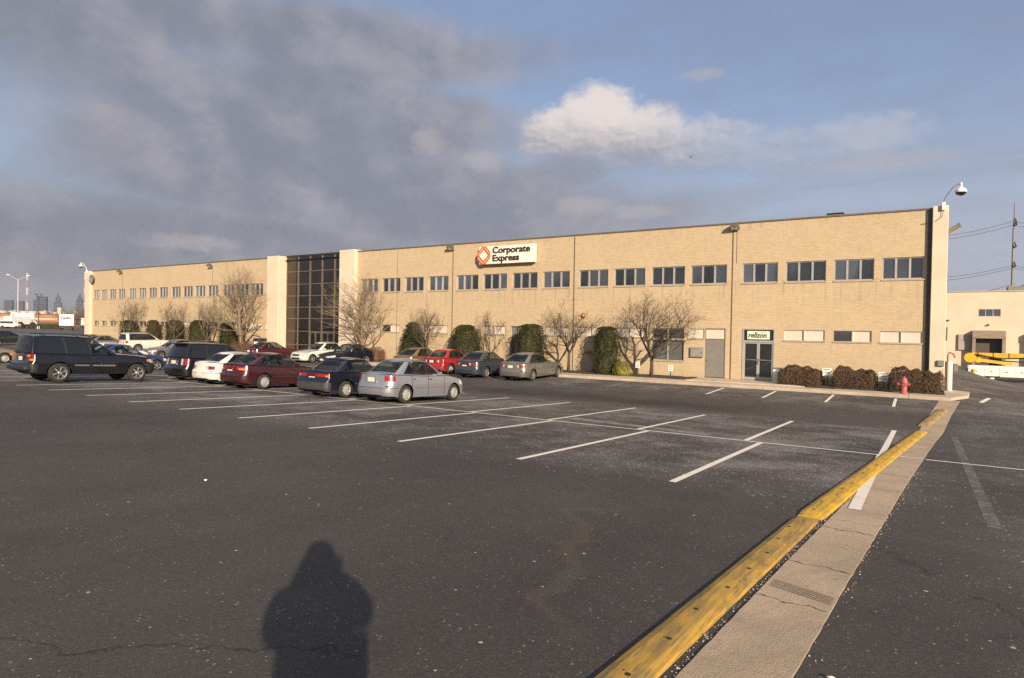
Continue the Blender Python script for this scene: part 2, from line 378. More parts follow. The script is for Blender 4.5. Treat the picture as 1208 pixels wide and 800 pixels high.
M = dict(
    line=None, mulch=plain('mulch', (.055, .036, .024), .95, 0, .5, 9, .02), pale=plain('pale_render', (.62, .50, .38), .85, 0, .06, .8, .004),
    cope=plain('coping_metal', (.16, .13, .10), .5, .3), frame=plain('window_aluminium', (.50, .47, .43), .45, .5, .08), revl=plain('window_sill_stone', (.36, .29, .20), .85),
    panel=plain('white_blind_panel', (.60, .52, .43), .6, 0, .05, 1.2), dpanel=plain('dark_panel', (.10, .085, .07), .6), grey=plain('grey_door_paint', (.19, .175, .165), .55, 0, .06),
    bronze=plain('bronze_mullion', (.22, .185, .145), .45, .5), black=plain('black_rubber', (.012, .012, .012), .7), dark=plain('dark_trim', (.022, .022, .024), .55),
    tyre=plain('tyre_rubber', (.022, .021, .020), .85, 0, .25, 8), alloy=plain('alloy_rim', (.52, .51, .49), .3, .75, .06), cap=plain('hubcap_plastic', (.48, .47, .45), .4, .45, .06),
    chrome=plain('chrome_trim', (.6, .6, .6), .2, .9, .04), red=plain('red_lens', (.25, .008, .010), .22, 0, .1, 5, Coat_Weight=.8, Emission_Strength=0), amber=plain('amber_lens', (.6, .17, .02), .2, 0, .1, 5, Coat_Weight=.8),
    dred=plain('dark_red_panel', (.11, .006, .008), .3, 0, .1, 5),
    lens=plain('clear_lens', (.55, .56, .55), .12, .3, .15, 12, Coat_Weight=.8), plate=plain('plate_paint', (.62, .58, .45), .5, 0, .15, 14), seat=plain('seat_cloth', (.085, .08, .075), .9, 0, .15),
    white=plain('white_paint', (.74, .71, .66), .5, 0, .06), wirec=plain('cable_grey', (.045, .045, .05), .7), steel=plain('weathered_steel', (.20, .19, .175), .6, .4), lamp=plain('lamp_bronze', (.12, .10, .07), .55, .2),
    hyd=plain('hydrant_red', (.36, .10, .10), .55, 0, .18, 9), bark=None, seam=plain('seam_dark', (.008, .008, .008), .8), green=plain('downpipe_green', (.03, .055, .035), .5),
    yel=None, dkgl=m_glass_dark('window_glass', (.03, .031, .033), .20), tower=m_glass_dark('tower_glass', (.010, .008, .007), .065, (.8, .7, .6)),
    dkgl2=m_glass_dark('window_glass_dark', (.016, .017, .018), .12), dkgl3=m_glass_dark('window_glass_pale', (.06, .062, .064), .27), door_gl=m_glass_dark('door_glass', (.02, .022, .018), .14), blind=plain('grey_blind', (.16, .16, .15), .7, 0, .15, 2.0),
)
def m_line():
    m, t = newmat('road_paint'); co = t.coord()
    w = t.noise(co, 6, 5, .7); f = t.noise(co, 60, 3, .7); wear = (w * .55 + f * .45).sstep(.53, .66)
    col = t.mix(wear * .75, (.74, .68, .59), (.12, .11, .10)); t.out(t.bsdf(col, .85)); return m
def m_faded():
    m, t = newmat('faded_road_paint'); co = t.coord()
    w = t.noise(co, 5, 5, .7); f = t.noise(co, 60, 3, .7); wear = (w * .5 + f * .5).sstep(.36, .56)
    col = t.mix(wear * .9, (.36, .335, .30), (.075, .069, .065)); t.out(t.bsdf(col, .85)); return m
def m_ghost():
    m, t = newmat('ghost_road_paint'); co = t.coord(); n = t.noise(co, 5, 5, .7) * .4 + t.noise(co, 50, 3, .75) * .6
    d = t.bsdf((.30, .28, .255), .9); tr = t.new('ShaderNodeBsdfTransparent'); x = t.new('ShaderNodeMixShader'); t.link(n.sstep(.42, .62) * .75, x.inputs[0]); t.link(tr.outputs[0], x.inputs[1]); t.link(d, x.inputs[2]); t.out(x.outputs[0]); return m
M['ghost'] = m_ghost()
M['line'] = m_line(); M['faded'] = m_faded()
def m_yellow(name, base, dirt):
    m, t = newmat(name); co = t.coord(); x, y, z = t.sep(co)
    a = t.noise(t.map(co, (5, 1.2, 5)), 1.6, 5, .65); b = t.noise(t.map(co, (30, 2, 30)), 1.5, 4, .6); s = t.noise(co, 40, 3)
    col = t.mix(a.sstep(.35, .7) * dirt, base, (.16, .115, .05)); col = t.mix(b.sstep(.5, .75) * dirt * .8, col, (.12, .09, .045)); rd = t.noise(t.map(co, (26, .25, 0)), 1.0, 2, .5); col = t.mix(rd.sstep(.55, .68) * .35, col, tuple(min(1, q * 1.35) for q in base)); ch = t.noise(co, 11, 5, .75); col = t.mix(ch.sstep(.62, .70) * dirt * .8, col, (.20, .175, .14))
    v = t.voro(co, 5.0); col = t.mix((1 - v.sstep(.04, .09)) * .8, col, (.05, .035, .02))
    t.out(t.bsdf(col, .7, 0, t.bump(s + b, .3, .006))); return m
YEL = [m_yellow('worn_yellow_paint', (.46, .27, .035), .95), m_yellow('bright_yellow_paint', (.62, .36, .018), .55), m_yellow('faded_yellow_paint', (.42, .28, .08), .8)]
def m_bark(name, c):
    m, t = newmat(name); co = t.coord(); n = t.noise(t.map(co, (9, 9, 2)), 2, 4, .65)
    t.out(t.bsdf(t.mix(n.sstep(.3, .7), tuple(q * .55 for q in c), c), .9, 0, t.bump(n, .5, .02))); return m
BARK = [m_bark('grey_brown_bark', (.16, .118, .08)), m_bark('pale_bark', (.25, .19, .125)), m_bark('dark_bark', (.088, .064, .045))]
YEW = m_leaf('yew_leaves', (.019, .023, .006), (.037, .036, .010), (.080, .068, .022))
HEDGE = m_leaf('bronze_hedge_leaves', (.066, .043, .027), (.105, .066, .042), (.150, .096, .060))
LOWH = m_leaf('rusty_hedge_leaves', (.10, .055, .03), (.15, .085, .05), (.20, .12, .07))
YBUSH = m_leaf('yellow_shrub_leaves', (.10, .10, .02), (.22, .19, .04), (.34, .27, .06))
FARH = m_leaf('far_hedge_leaves', (.030, .036, .014), (.045, .05, .02), (.07, .07, .03))
TWIG = m_leaf('far_twigs', (.075, .055, .042), (.11, .08, .062), (.15, .11, .085))

# ------------------------------------------------------------------ ground, lot, markings
def sheet(name, xs, ys, dz, mat):
    mb = MB(); nx, ny = len(xs), len(ys)
    mb.add([(x, y, gz(x, y) + dz) for y in ys for x in xs], [(j * nx + i, j * nx + i + 1, (j + 1) * nx + i + 1, (j + 1) * nx + i) for j in range(ny - 1) for i in range(nx - 1)])
    return mb.build(name, mat, smooth=False)
xs = [-3600, -2000, -900, -400, -261, -130, -124, -118, -112, -106, -100, -94, -60, -20, -5, 1.3] + [1.3 + k * .6 for k in range(1, 11)] + [10, 30, 81, 200, 900, 2000, 3600]
ys = [-1500, -600, -300, -61, -8, -4, 0, 8, 16, 23.5, 26, 30, 33, 34, 40, 60, 80, 121, 130, 400, 600, 1500, 2500, 3600]
DIRT = plain('far_ground_soil', (.105, .09, .065), .95, 0, .35, .05)
struct(sheet('ground', xs, ys, -.05, DIRT))
xs2 = [-260, -160, -130, -124, -118, -112, -106, -100, -94, -84, -60, -40, -20, -10, -5, -2, 0, 1.3] + [1.3 + k * .4 for k in range(1, 16)] + [8, 12, 20, 40, 80]
ys2 = [-60, -30, -8, -4, 0, 3, 6, 9, 12, 16, 20, 23.5, 24, 26, 28, 30, 33, 33.2, 34, 37, 42, 50, 60, 70, 80, 90, 100, 120]
struct(sheet('parking_lot', xs2, ys2, 0, ASPH))

def ribbon(mb, x0, y0, x1, y1, w, dz=.004, n=10):
    """flat strip on the lot from one point to the other"""
    d = np.array([x1 - x0, y1 - y0]); L = np.linalg.norm(d); e = d / L; s = np.array([-e[1], e[0]]) * w / 2
    ts = np.unique(np.concatenate([np.linspace(0, 1, n)] + [[(yb - y0) / (y1 - y0)] if abs(y1 - y0) > .5 and 0 < (yb - y0) / (y1 - y0) < 1 else [] for yb in (23.5, 33.0)]))
    vs = []
    for tt in ts:
        p = np.array([x0, y0]) + d * tt
        for q in (p + s, p - s): vs.append((q[0], q[1], gz(*q) + dz))
    return mb.add(vs, [(2 * i, 2 * i + 1, 2 * i + 3, 2 * i + 2) for i in range(len(ts) - 1)])
def pline(x0, y0, x1, y1, w=.11, mat='line', dz=.004, name='parking_line'):
    mb = MB(); ribbon(mb, x0, y0, x1, y1, w, dz); return struct(mb.build(name, M[mat]))
stalls = [-.72, -3.22, -6.04, -8.93, -11.66] + [-14.28 - 2.66 * k for k in range(0, 28)]
for k, x in enumerate(stalls):
    if k == 0:
        pline(-.72, 9.5, -.72, 15.95, .15, dz=.019); pline(-.72, 16.08, -.70, 22.9, .13)
    else:
        pline(x, 9.62, x + .01, 15.98, .12); xf = -.86 - 2.775 * k if k < 12 else x - .1; pline(xf + .04, 16.16, xf - .02, 22.9 + .3 * math.sin(k * 2.3), .12)
pline(-.50, 16.06, -91, 16.06, .10); pline(.09, 16.06, 24, 16.06, .10, dz=.005)
pline(-.48, 16.06, .04, 16.06, .085, dz=.017)
for k, x in enumerate([-.95, -3.4, -5.9, -8.35, -10.9, -13.4, -15.95, -20.2, -23.1, -33.6, -46.3]):
    pline(x, 29.5, x - .02, 32.6, .11, 'line' if k < 4 else 'faded')
pline(.78, 9.7, .80, 22.4, .15, 'ghost'); pline(4.2, 16.2, 4.2, 23.5, .12)
pline(2.1, 33.4, 2.6, 36.6, .17); pline(5.0, 22.5, 5.6, 25.5, .13)
for y in (44.0, 49.0, 54.5, 61): pline(2.6, y, 26, y + .4, .14, 'faded')
# thin worn kerb-side wheel marks
pline(-9, 17.2, -4.6, 16.6, .5, 'faded', .003, 'dried_slush_patch').hide_render = False

# flush concrete strip: separate cast slabs with ragged joints
def strip_edges(y):
    yl = np.interp(y, [-6, 3.7, 6.56, 14.5, 23, 33, 37], [-1.45, -1.19, -1.05, -.60, -.10, .62, .95])
    yr = np.interp(y, [-6, 4.1, 6.5, 12.2, 20, 28, 33, 35, 37], [-1.22, -.62, -.50, -.19, .30, .90, 1.35, 1.62, 1.70])
    return yl, yr
joints = [-6, -2.5, .6, 3.15, 5.40, 6.55, 8.2, 10.05, 13.1, 16.2, 19.4, 22.6, 26.0, 29.4, 33.0]
for a, b in zip(joints[:-1], joints[1:]):
    mb = MB(); rows = []
    g = .0006; n = max(4, int((b - a) / .12))
    for y in np.linspace(a + g, b - g, n):
        l, r = strip_edges(y); e = .007
        l += e * (.5 * math.sin(y * 13.1 + 1) + .6 * math.sin(y * 31)) * .45; r += e * (.5 * math.sin(y * 11.7) + .6 * math.sin(y * 29) + .5 * math.sin(y * 47)) * .5
        row = []
        for k in range(9):
            x = l + (r - l) * k / 8; yy = y
            if y == a + g or y == b - g: yy += 0
            row.append((x, yy, gz(x, yy) + .012 + random.uniform(-.0008, .0008)))
        rows.append(row)
    rings = []
    for row in rows:
        l, r = row[0], row[-1]; rings.append([(l[0] - .004, l[1], l[2] - .05)] + row + [(r[0] + .004, r[1], r[2] - .05)])
    mb.loft(rings, closed=False)
    for rg, fl in ((rings[0], 1), (rings[-1], 0)):
        mb.add(rg + [(q[0], q[1], q[2] - .06) for q in rg], [(i, i + 1, i + 12, i + 11) for i in range(10)])
    struct(mb.build('concrete_strip', CONC2))
for yj in joints[1:-1] + [8.7, 11.4]:
    mb = MB(); vs = []; l, r = strip_edges(yj); ph = yj * 7
    for k in range(25):
        x = l + .012 + (r - l - .03) * k / 24; yc_ = yj + .022 * math.sin(k * .42 + ph) + .012 * math.sin(k * 1.1 + ph * 2) - .03 * (k / 24 - .5); w = (.003 + .010 * random.random() ** 3) * (1.2 if yj in (5.40, 6.55, 8.2) else .5)
        vs += [(x, yc_ - w, gz(x, yc_) + .0155), (x, yc_ + w * .8, gz(x, yc_) + .0155)]
    mb.add(vs, [(2 * i, 2 * i + 2, 2 * i + 3, 2 * i + 1) for i in range(24)]); struct(mb.build('joint_crack', plain('joint_dirt', (.050, .038, .026), .95)))
# dark tread print across the strip
for k in range(5):
    mb = MB(); y = 5.72 + k * .042
    l, r = strip_edges(y); pts = []
    for i in range(7):
        x = l + .04 + (r - l - .07) * i / 6; yy = y - .16 * i / 6
        pts.append((x, yy))
    vs = []
    for x, yy in pts: vs += [(x, yy - .006, gz(x, yy) + .0165), (x, yy + .006, gz(x, yy) + .0165)]
    mb.add(vs, [(2 * i, 2 * i + 2, 2 * i + 3, 2 * i + 1) for i in range(6)])
    struct(mb.build('tyre_print', plain('tyre_print_black', (.15, .12, .09), .9)))

gr = MB(); rg_ = random.Random(5)
for k in range(900):
    y = rg_.uniform(.5, 14); l, r = strip_edges(y); x = l - abs(rg_.gauss(.02, .035)) if rg_.random() < .8 else r + abs(rg_.gauss(.01, .05)); q = rg_.uniform(.003, .009) * (1.6 if rg_.random() < .06 else 1); z = gz(x, y) + q * .5
    gr.add([(x + q, y, z), (x - q * .6, y + q, z), (x - q * .5, y - q * .9, z), (x, y, z + q * .9), (x, y, z - q)], [(0, 1, 3), (1, 2, 3), (2, 0, 3), (1, 0, 4), (2, 1, 4), (0, 2, 4)])
go = gr.build('gravel', plain('loose_gravel', (.26, .225, .19), .9, 0, .5, 40)); go['kind'] = 'stuff'; tag(go, 'loose grit along the edges of the concrete strip', 'gravel')
# yellow kerb humps
def hump(name, pts, w, h, mat, label):
    """bull-nosed kerb unit following pts (x, y)"""
    mb = MB(); prof = [(-.5, 0), (-.49, .42), (-.455, .66), (-.26, .97), (0, 1.0), (.26, .97), (.455, .66), (.49, .42), (.5, 0)]
    pts = [np.array(p, float) for p in pts]; seg = []
    for a, b in zip(pts[:-1], pts[1:]):
        n = max(3, int(np.linalg.norm(b - a) / .25)); seg += [a + (b - a) * i / n for i in range(n)]
    seg.append(pts[-1]); rings = []
    for i, p in enumerate(seg):
        d = seg[min(i + 1, len(seg) - 1)] - seg[max(i - 1, 0)]; d /= np.linalg.norm(d); s = np.array([d[1], -d[0]])
        end = min(i, len(seg) - 1 - i); k = .62 if end == 0 else 1
        rings.append([(p[0] + s[0] * u * w * (.9 if end == 0 else 1), p[1] + s[1] * u * w * (.9 if end == 0 else 1), gz(*(p)) - .01 + v * h * k) for u, v in prof])
    mb.loft(rings, closed=False); mb.add(rings[0], [tuple(range(9))]); mb.add(rings[-1], [tuple(range(9))[::-1]])
    base = pts[0]; o = mb.build(name, mat, off=(base[0], base[1], 0), loc=(base[0], base[1], 0), smooth=False)
    tag(o, label, 'parking kerb', 'yellow kerb humps along the concrete strip')
    hb = MB(); rng = random.Random(len(label))
    y = base[1] + .5
    L = np.linalg.norm(pts[-1] - pts[0])
    for q in np.arange(.35, L - .2, .62):
        d = (pts[-1] - pts[0]) / L; p = np.array([np.interp(base[1] + d[1] * q, [z[1] for z in pts], [z[0] for z in pts]), base[1] + d[1] * q])
        x = p[0] + rng.choice((-.05, -.02, .02)); z = gz(*p) + h - .012
        hb.lathe([(0, .006), (.016, .006), (.021, 0)], (x, p[1], z), 8)
    ho = hb.build('anchor_hole', M['black'], o, off=(base[0], base[1], 0)); ho['kind'] = 'stuff'
    return o
hump('kerb_hump', [(-1.675, -1.2), (-1.42, 3.6), (-1.15, 8.56)], .285, .052, YEL[0], 'long scuffed ochre kerb hump nearest the viewer, running out of the picture')
hump('kerb_hump', [(-1.14, 8.60), (-.56, 16.0), (.02, 23.2)], .31, .062, YEL[1], 'bright yellow kerb hump in the middle of the row, crossing the white line')
hump('kerb_hump', [(.05, 24.6), (.40, 27.3), (.70, 29.7)], .34, .07, YEL[2], 'short faded tan-yellow kerb hump farthest away, nearest the hydrant')

# kerbed walk, planting bed, door apron
def slab(name, poly, z1, mat, h=.5, z0=None):
    mb = MB(); n = len(poly); zt = z1
    mb.add([(x, y, zt) for x, y in poly] + [(x, y, zt - h) for x, y in poly], [tuple(range(n))] + [(j, j + n, (j + 1) % n + n, (j + 1) % n) for j in range(n)])
    return struct(mb.build(name, mat))
ZW = -.645
x = -92.0; k = 0
while x < 1.0:
    x2 = min(x + 3.05, 1.05)
    mb = MB(); g = .008
    rg = lambda X: [(X, 33.02, ZW - .5), (X, 33.02, ZW - .03), (X, 33.05, ZW), (X, 33.20, ZW + .002), (X, 33.20, ZW - .5)]
    mb.loft([rg(x + g), rg(x2 - g)], closed=True, caps=True); struct(mb.build('kerb', CURBC))
    back = 34.5 if x > -4.2 else 34.35 if x > -11 else 34.9
    mb = MB(); mb.box(x + g, x2 - g, 33.205, back, ZW - .4, ZW - .004 + .004 * (k % 2)); struct(mb.build('sidewalk', CONC))
    x = x2; k += 1
slab('door_apron', [(-10.9, 34.36), (-4.9, 34.36), (-6.0, 35.2), (-6.55, 36.97), (-10.75, 36.97)], -.60, CONC, .4)
def bed(x0, x1, y0):
    mb = MB(); nx = int((x1 - x0) / .25); ny = 9; vs = []
    for j in range(ny):
        for i in range(nx + 1):
            x = x0 + (x1 - x0) * i / nx; y = y0 + (36.99 - y0) * j / (ny - 1)
            vs.append((x, y, -.655 + .07 * math.sin(PI * j / (ny - 1)) ** .5 + random.uniform(0, .035)))
    mb.add(vs, [(j * (nx + 1) + i, j * (nx + 1) + i + 1, (j + 1) * (nx + 1) + i + 1, (j + 1) * (nx + 1) + i) for j in range(ny - 1) for i in range(nx)])
    return struct(mb.build('mulch_bed', M['mulch'], smooth=True))
bed(-84, -10.95, 34.92); bed(-4.85, .85, 34.52)
slab('building_walk_slab', [(.85, 33.2), (1.05, 33.2), (1.75, 35.2), (1.9, 37.5), (1.2, 38.4), (.85, 37.2)], ZW, CONC, .4)

# ------------------------------------------------------------------ office building
YF = 37.0; ZT = 8.17; ZB = -.9
BX, BY, BZ = -42.0, YF, -.65
bld = thing('office_building', 'long two-storey buff brick office building with a dark glass entrance tower', 'building', (BX, BY, BZ))
OFF = (BX, BY, BZ)
UZ0, UZ1, LZ0, LZ1 = 4.795, 5.885, 1.635, 2.21
upL = [(-84.10, -82.63), (-82.22, -80.79), (-80.25, -78.68), (-78.22, -76.58), (-75.79, -74.22), (-73.67, -72.09), (-71.56, -69.89), (-69.40, -67.71), (-66.98, -65.26), (-64.80, -63.02), (-62.60, -60.80), (-60.36, -58.62), (-57.81, -56.04), (-55.74, -53.75), (-53.44, -51.50), (-51.10, -50.50)]
upR = [(-38.72, -36.82), (-36.35, -34.40), (-33.96, -32.03), (-31.55, -29.61), (-28.87, -26.89), (-26.46, -24.43), (-23.98, -21.97), (-21.56, -19.52), (-18.84, -16.79), (-16.38, -14.34), (-13.93, -11.89), (-11.55, -9.47), (-8.63, -6.75), (-6.36, -4.38), (-4.01, -2.18), (-1.83, -.05)]
# lower band: (x0, x1, kind) kind: W white panels, D dark left + white right, V dark vent pair
loL = [(-84.0, -82.7, 'V'), (-82.1, -80.8, 'V'), (-80.2, -78.7, 'V'), (-78.1, -76.5, 'V'), (-75.7, -74.1, 'V'), (-73.6, -72.0, 'V'), (-71.5, -69.9, 'V'), (-69.3, -67.6, 'V'), (-66.9, -65.2, 'V'), (-64.7, -63.0, 'W'), (-62.5, -60.8, 'V'), (-60.3, -58.6, 'V'), (-57.7, -56.0, 'V'), (-55.7, -53.7, 'W'), (-53.4, -51.5, 'W'), (-51.1, -50.5, 'W')]
loR = [(-38.7, -36.85, 'W'), (-36.35, -34.42, 'D'), (-33.95, -32.05, 'W'), (-31.5, -29.6, 'W'), (-28.85, -26.9, 'W'), (-26.4, -24.45, 'W'), (-21.5, -19.55, 'W'), (-18.85, -16.8, 'W'), (-16.35, -14.15, 'W'), (-6.39, -4.36, 'W'), (-3.97, -2.22, 'D'), (-1.85, -.05, 'W')]
DOOR1 = (-10.62, -9.47, ZB, LZ1 + .02); WINX = (-13.86, -11.86, .28, LZ1); DOOR2 = (-8.53, -6.82, ZB, 2.24); RECESS = (-24.05, -22.9, ZB, LZ1)
def wall(x0, x1, holes, depth, name='wall'):
    mb = MB(); xs = sorted({x0, x1} | {h[0] for h in holes} | {h[1] for h in holes}); zs = sorted({ZB, ZT} | {min(max(h[2], ZB), ZT) for h in holes} | {h[3] for h in holes})
    for i in range(len(xs) - 1):
        for j in range(len(zs) - 1):
            cx, cz = (xs[i] + xs[i + 1]) / 2, (zs[j] + zs[j + 1]) / 2
            if any(h[0] < cx < h[1] and h[2] < cz < h[3] for h in holes): continue
            mb.quad((xs[i], YF, zs[j]), (xs[i + 1], YF, zs[j]), (xs[i + 1], YF, zs[j + 1]), (xs[i], YF, zs[j + 1]))
    for h in holes:
        a, b, c, d = h; y2 = YF + depth
        mb.quad((a, YF, c), (a, y2, c), (a, y2, d), (a, YF, d)); mb.quad((b, y2, c), (b, YF, c), (b, YF, d), (b, y2, d))
        mb.quad((a, y2, d), (b, y2, d), (b, YF, d), (a, YF, d)); mb.quad((a, YF, c), (b, YF, c), (b, y2, c), (a, y2, c))
    return mb.build(name, BRICK, bld, OFF)
hl = [(a, b, UZ0, UZ1) for a, b in upL] + [(a, b, LZ0, LZ1) for a, b, _ in loL]
hr = [(a, b, UZ0, UZ1) for a, b in upR] + [(a, b, LZ0, LZ1) for a, b, _ in loR] + [DOOR1, WINX, DOOR2, RECESS, (-11.62, -10.66, LZ0, LZ1)]
wall(-84.35, -50.42, hl, .22); wall(-39.17, .2, hr, .22)
# shell behind the facade: end walls, back, roof
mb = MB(); mb.quad((-84.36, YF, ZB), (-84.36, YF + 45, ZB), (-84.36, YF + 45, ZT), (-84.36, YF, ZT)); mb.quad((.21, YF + 45, ZB), (.21, YF, ZB), (.21, YF, ZT), (.21, YF + 45, ZT)); mb.quad((-84.36, YF + 45, ZB), (.21, YF + 45, ZB), (.21, YF + 45, ZT), (-84.36, YF + 45, ZT))
mb.build('side_wall', BRICK, bld, OFF)
mb = MB(); mb.quad((-84.3, YF + .3, ZT - .25), (.15, YF + .3, ZT - .25), (.15, YF + 44.8, ZT - .25), (-84.3, YF + 44.8, ZT - .25)); mb.build('roof', plain('roof_gravel', (.16, .15, .14), .95), bld, OFF)
for a, b in ((-84.33, -50.46), (-39.13, .22)):
    mb = MB(); mb.box(a, b, YF - .04, YF + .34, ZT - .01, ZT + .045); mb.box(a, b, YF - .055, YF - .041, ZT - .03, ZT + .05); mb.build('coping', M['cope'], bld, OFF)
# pilasters: outer ends and both sides of the tower
def pil(x0, x1, y0, z1, mat=None, y1=None):
    mb = MB(); mb.bbox(x0, x1, y0, y1 or YF + 1.0, ZB, z1, .02); return mb.build('pilaster', mat or M['pale'], bld, OFF)
pil(.235, .87, YF - .28, 8.24); pil(-85.6, -84.38, YF - .3, 8.17); pil(-50.46, -48.85, YF - .35, 8.27); pil(-40.93, -39.14, YF - .35, 8.33)
mb = MB(); mb.box(.06, .2, YF - .05, YF - .004, ZB, ZT - .08); mb.build('corner_shade_strip', plain('brown_shade', (.115, .085, .052), .6), bld, OFF)  # thin brown box: its colour stands for the shade beside the corner pilaster
mb = MB(); mb.tube([(.185, YF - .11, ZB), (.185, YF - .11, ZT + .02)], .045, 8); mb.build('downpipe', M['green'], bld, OFF)
for x in (-9.17, -19.2, -29.22, -34.72):
    mb = MB(); w = .035 if x > -30 else .015; mb.box(x - w, x + w, YF - .006, YF + .01, ZB + .3, ZT - .08); mb.build('control_joint', plain('joint_sealant', (.10, .07, .04), .9), bld, OFF)
def window(x0, x1, z0, z1, panes=3, mats=None, name='window', fr=.055, depth=.13):
    y = YF + depth; f = MB()
    f.box(x0 + .004, x1 - .004, y - .06, y + .05, z0 + .004, z0 + fr); f.box(x0 + .004, x1 - .004, y - .06, y + .05, z1 - fr, z1 - .004)
    f.box(x0 + .004, x0 + fr, y - .06, y + .05, z0 + fr, z1 - fr); f.box(x1 - fr, x1 - .004, y - .06, y + .05, z0 + fr, z1 - fr)
    w = (x1 - x0) / panes
    for k in range(1, panes): f.box(x0 + w * k - fr * .8, x0 + w * k + fr * .8, y - .075, y + .05, z0 + fr, z1 - fr)
    fo = f.build(name, M['frame'], bld, OFF)
    g = MB(); mats = mats or [M['dkgl']]
    for k in range(panes):
        a, b = x0 + w * k + (fr if k == 0 else fr * .8), x0 + w * (k + 1) - (fr if k == panes - 1 else fr * .8)
        t1 = random.uniform(-.004, .004); t2 = random.uniform(-.004, .004)      # panes never hang quite true
        g.quad((a, y + t1, z0 + fr), (b, y - t1, z0 + fr), (b, y - t1 + t2, z1 - fr), (a, y + t1 + t2, z1 - fr), k % len(mats))
    g.build('pane', mats, fo, OFF)
    s = MB(); s.bbox(x0 - .03, x1 + .03, YF - .04, YF + .1, z0 - .075, z0 - .002, .008); s.build('sill', M['revl'], fo, OFF)
    return fo
for i, (a, b) in enumerate(upL): window(a, b, UZ0, UZ1, 3 if b - a > 1 else 1, [M['blind'], M['dkgl'], M['dkgl']] if i in (1, 4, 5, 10, 14) else [M['dkgl2'], M['dkgl']])
GM = (M['dkgl'], M['dkgl2'], M['dkgl3'])
for i, (a, b) in enumerate(upR): window(a, b, UZ0, UZ1, 3, [M['blind'], M['dkgl'], M['dkgl']] if i in (0,) else [random.choice(GM[:2] if i in (1, 6, 8, 9, 10, 13, 15) else GM) for _ in range(3)])
def lower(x0, x1, kind):
    if kind == 'V': return window(x0, x1, LZ0, LZ1, 2, [M['dpanel'], M['dkgl']], fr=.04, depth=.16)
    if kind == 'D': return window(x0, x1, LZ0, LZ1, 2, [M['dkgl'], M['panel']], fr=.025, depth=.08)
    return window(x0, x1, LZ0, LZ1, 2, [M['panel']], fr=.02, depth=.06)
for q in loL + loR: lower(*q)
window(-11.62, -10.66, LZ0, LZ1, 1, [M['panel']], fr=.02, depth=.06)
# the wide curtained window behind the biggest bare tree
w = window(WINX[0], WINX[1], 1.58, WINX[3], 2, [M['dkgl']]); w = window(WINX[0], WINX[1], WINX[2], 1.57, 2, [M['dkgl']])
c = MB()
for k in range(16):
    x0 = WINX[0] + .08 + k * .052; c.box(x0, x0 + .03, YF + .118, YF + .126, .36, 1.5)
    x0 = WINX[0] + 1.08 + k * .052; c.box(x0, x0 + .03, YF + .118, YF + .126, .36, 1.5)
c.build('curtain', M['blind'], w, OFF)
# grey steel door with a panel over it
d = MB(); d.bbox(DOOR1[0] + .05, DOOR1[1] - .05, YF + .05, YF + .10, -.58, LZ0 - .03, .01); do = d.build('door', M['grey'], bld, OFF)
d = MB(); d.lathe([(0, -.05), (.035, -.05), (.04, -.02), (.02, 0), (.02, .04)], (DOOR1[0] + .17, YF + .03, .42), 10, 'y'); d.build('knob', M['chrome'], do, OFF)
d = MB(); d.box(DOOR1[0], DOOR1[0] + .05, YF + .02, YF + .12, -.6, LZ1); d.box(DOOR1[1] - .05, DOOR1[1], YF + .02, YF + .12, -.6, LZ1); d.box(DOOR1[0] + .05, DOOR1[1] - .05, YF + .02, YF + .12, LZ0 - .03, LZ0 + .01); d.box(DOOR1[0] + .05, DOOR1[1] - .05, YF + .02, YF + .12, LZ1 - .03, LZ1)
d.build('door_frame', M['grey'], bld, OFF)
d = MB(); d.box(DOOR1[0] + .05, DOOR1[1] - .05, YF + .06, YF + .1, LZ0 + .01, LZ1 - .03); d.build('transom_panel', M['panel'], bld, OFF)
# recessed dark doorway behind the second clipped yew
d = MB(); d.box(RECESS[0], RECESS[1], YF + .19, YF + .23, ZB, LZ0 - .02); d.build('recessed_door', M['dpanel'], bld, OFF)
d = MB(); d.box(RECESS[0], RECESS[1], YF + .15, YF + .2, LZ0, LZ1 - .01); d.build('transom_panel', M['blind'], bld, OFF)
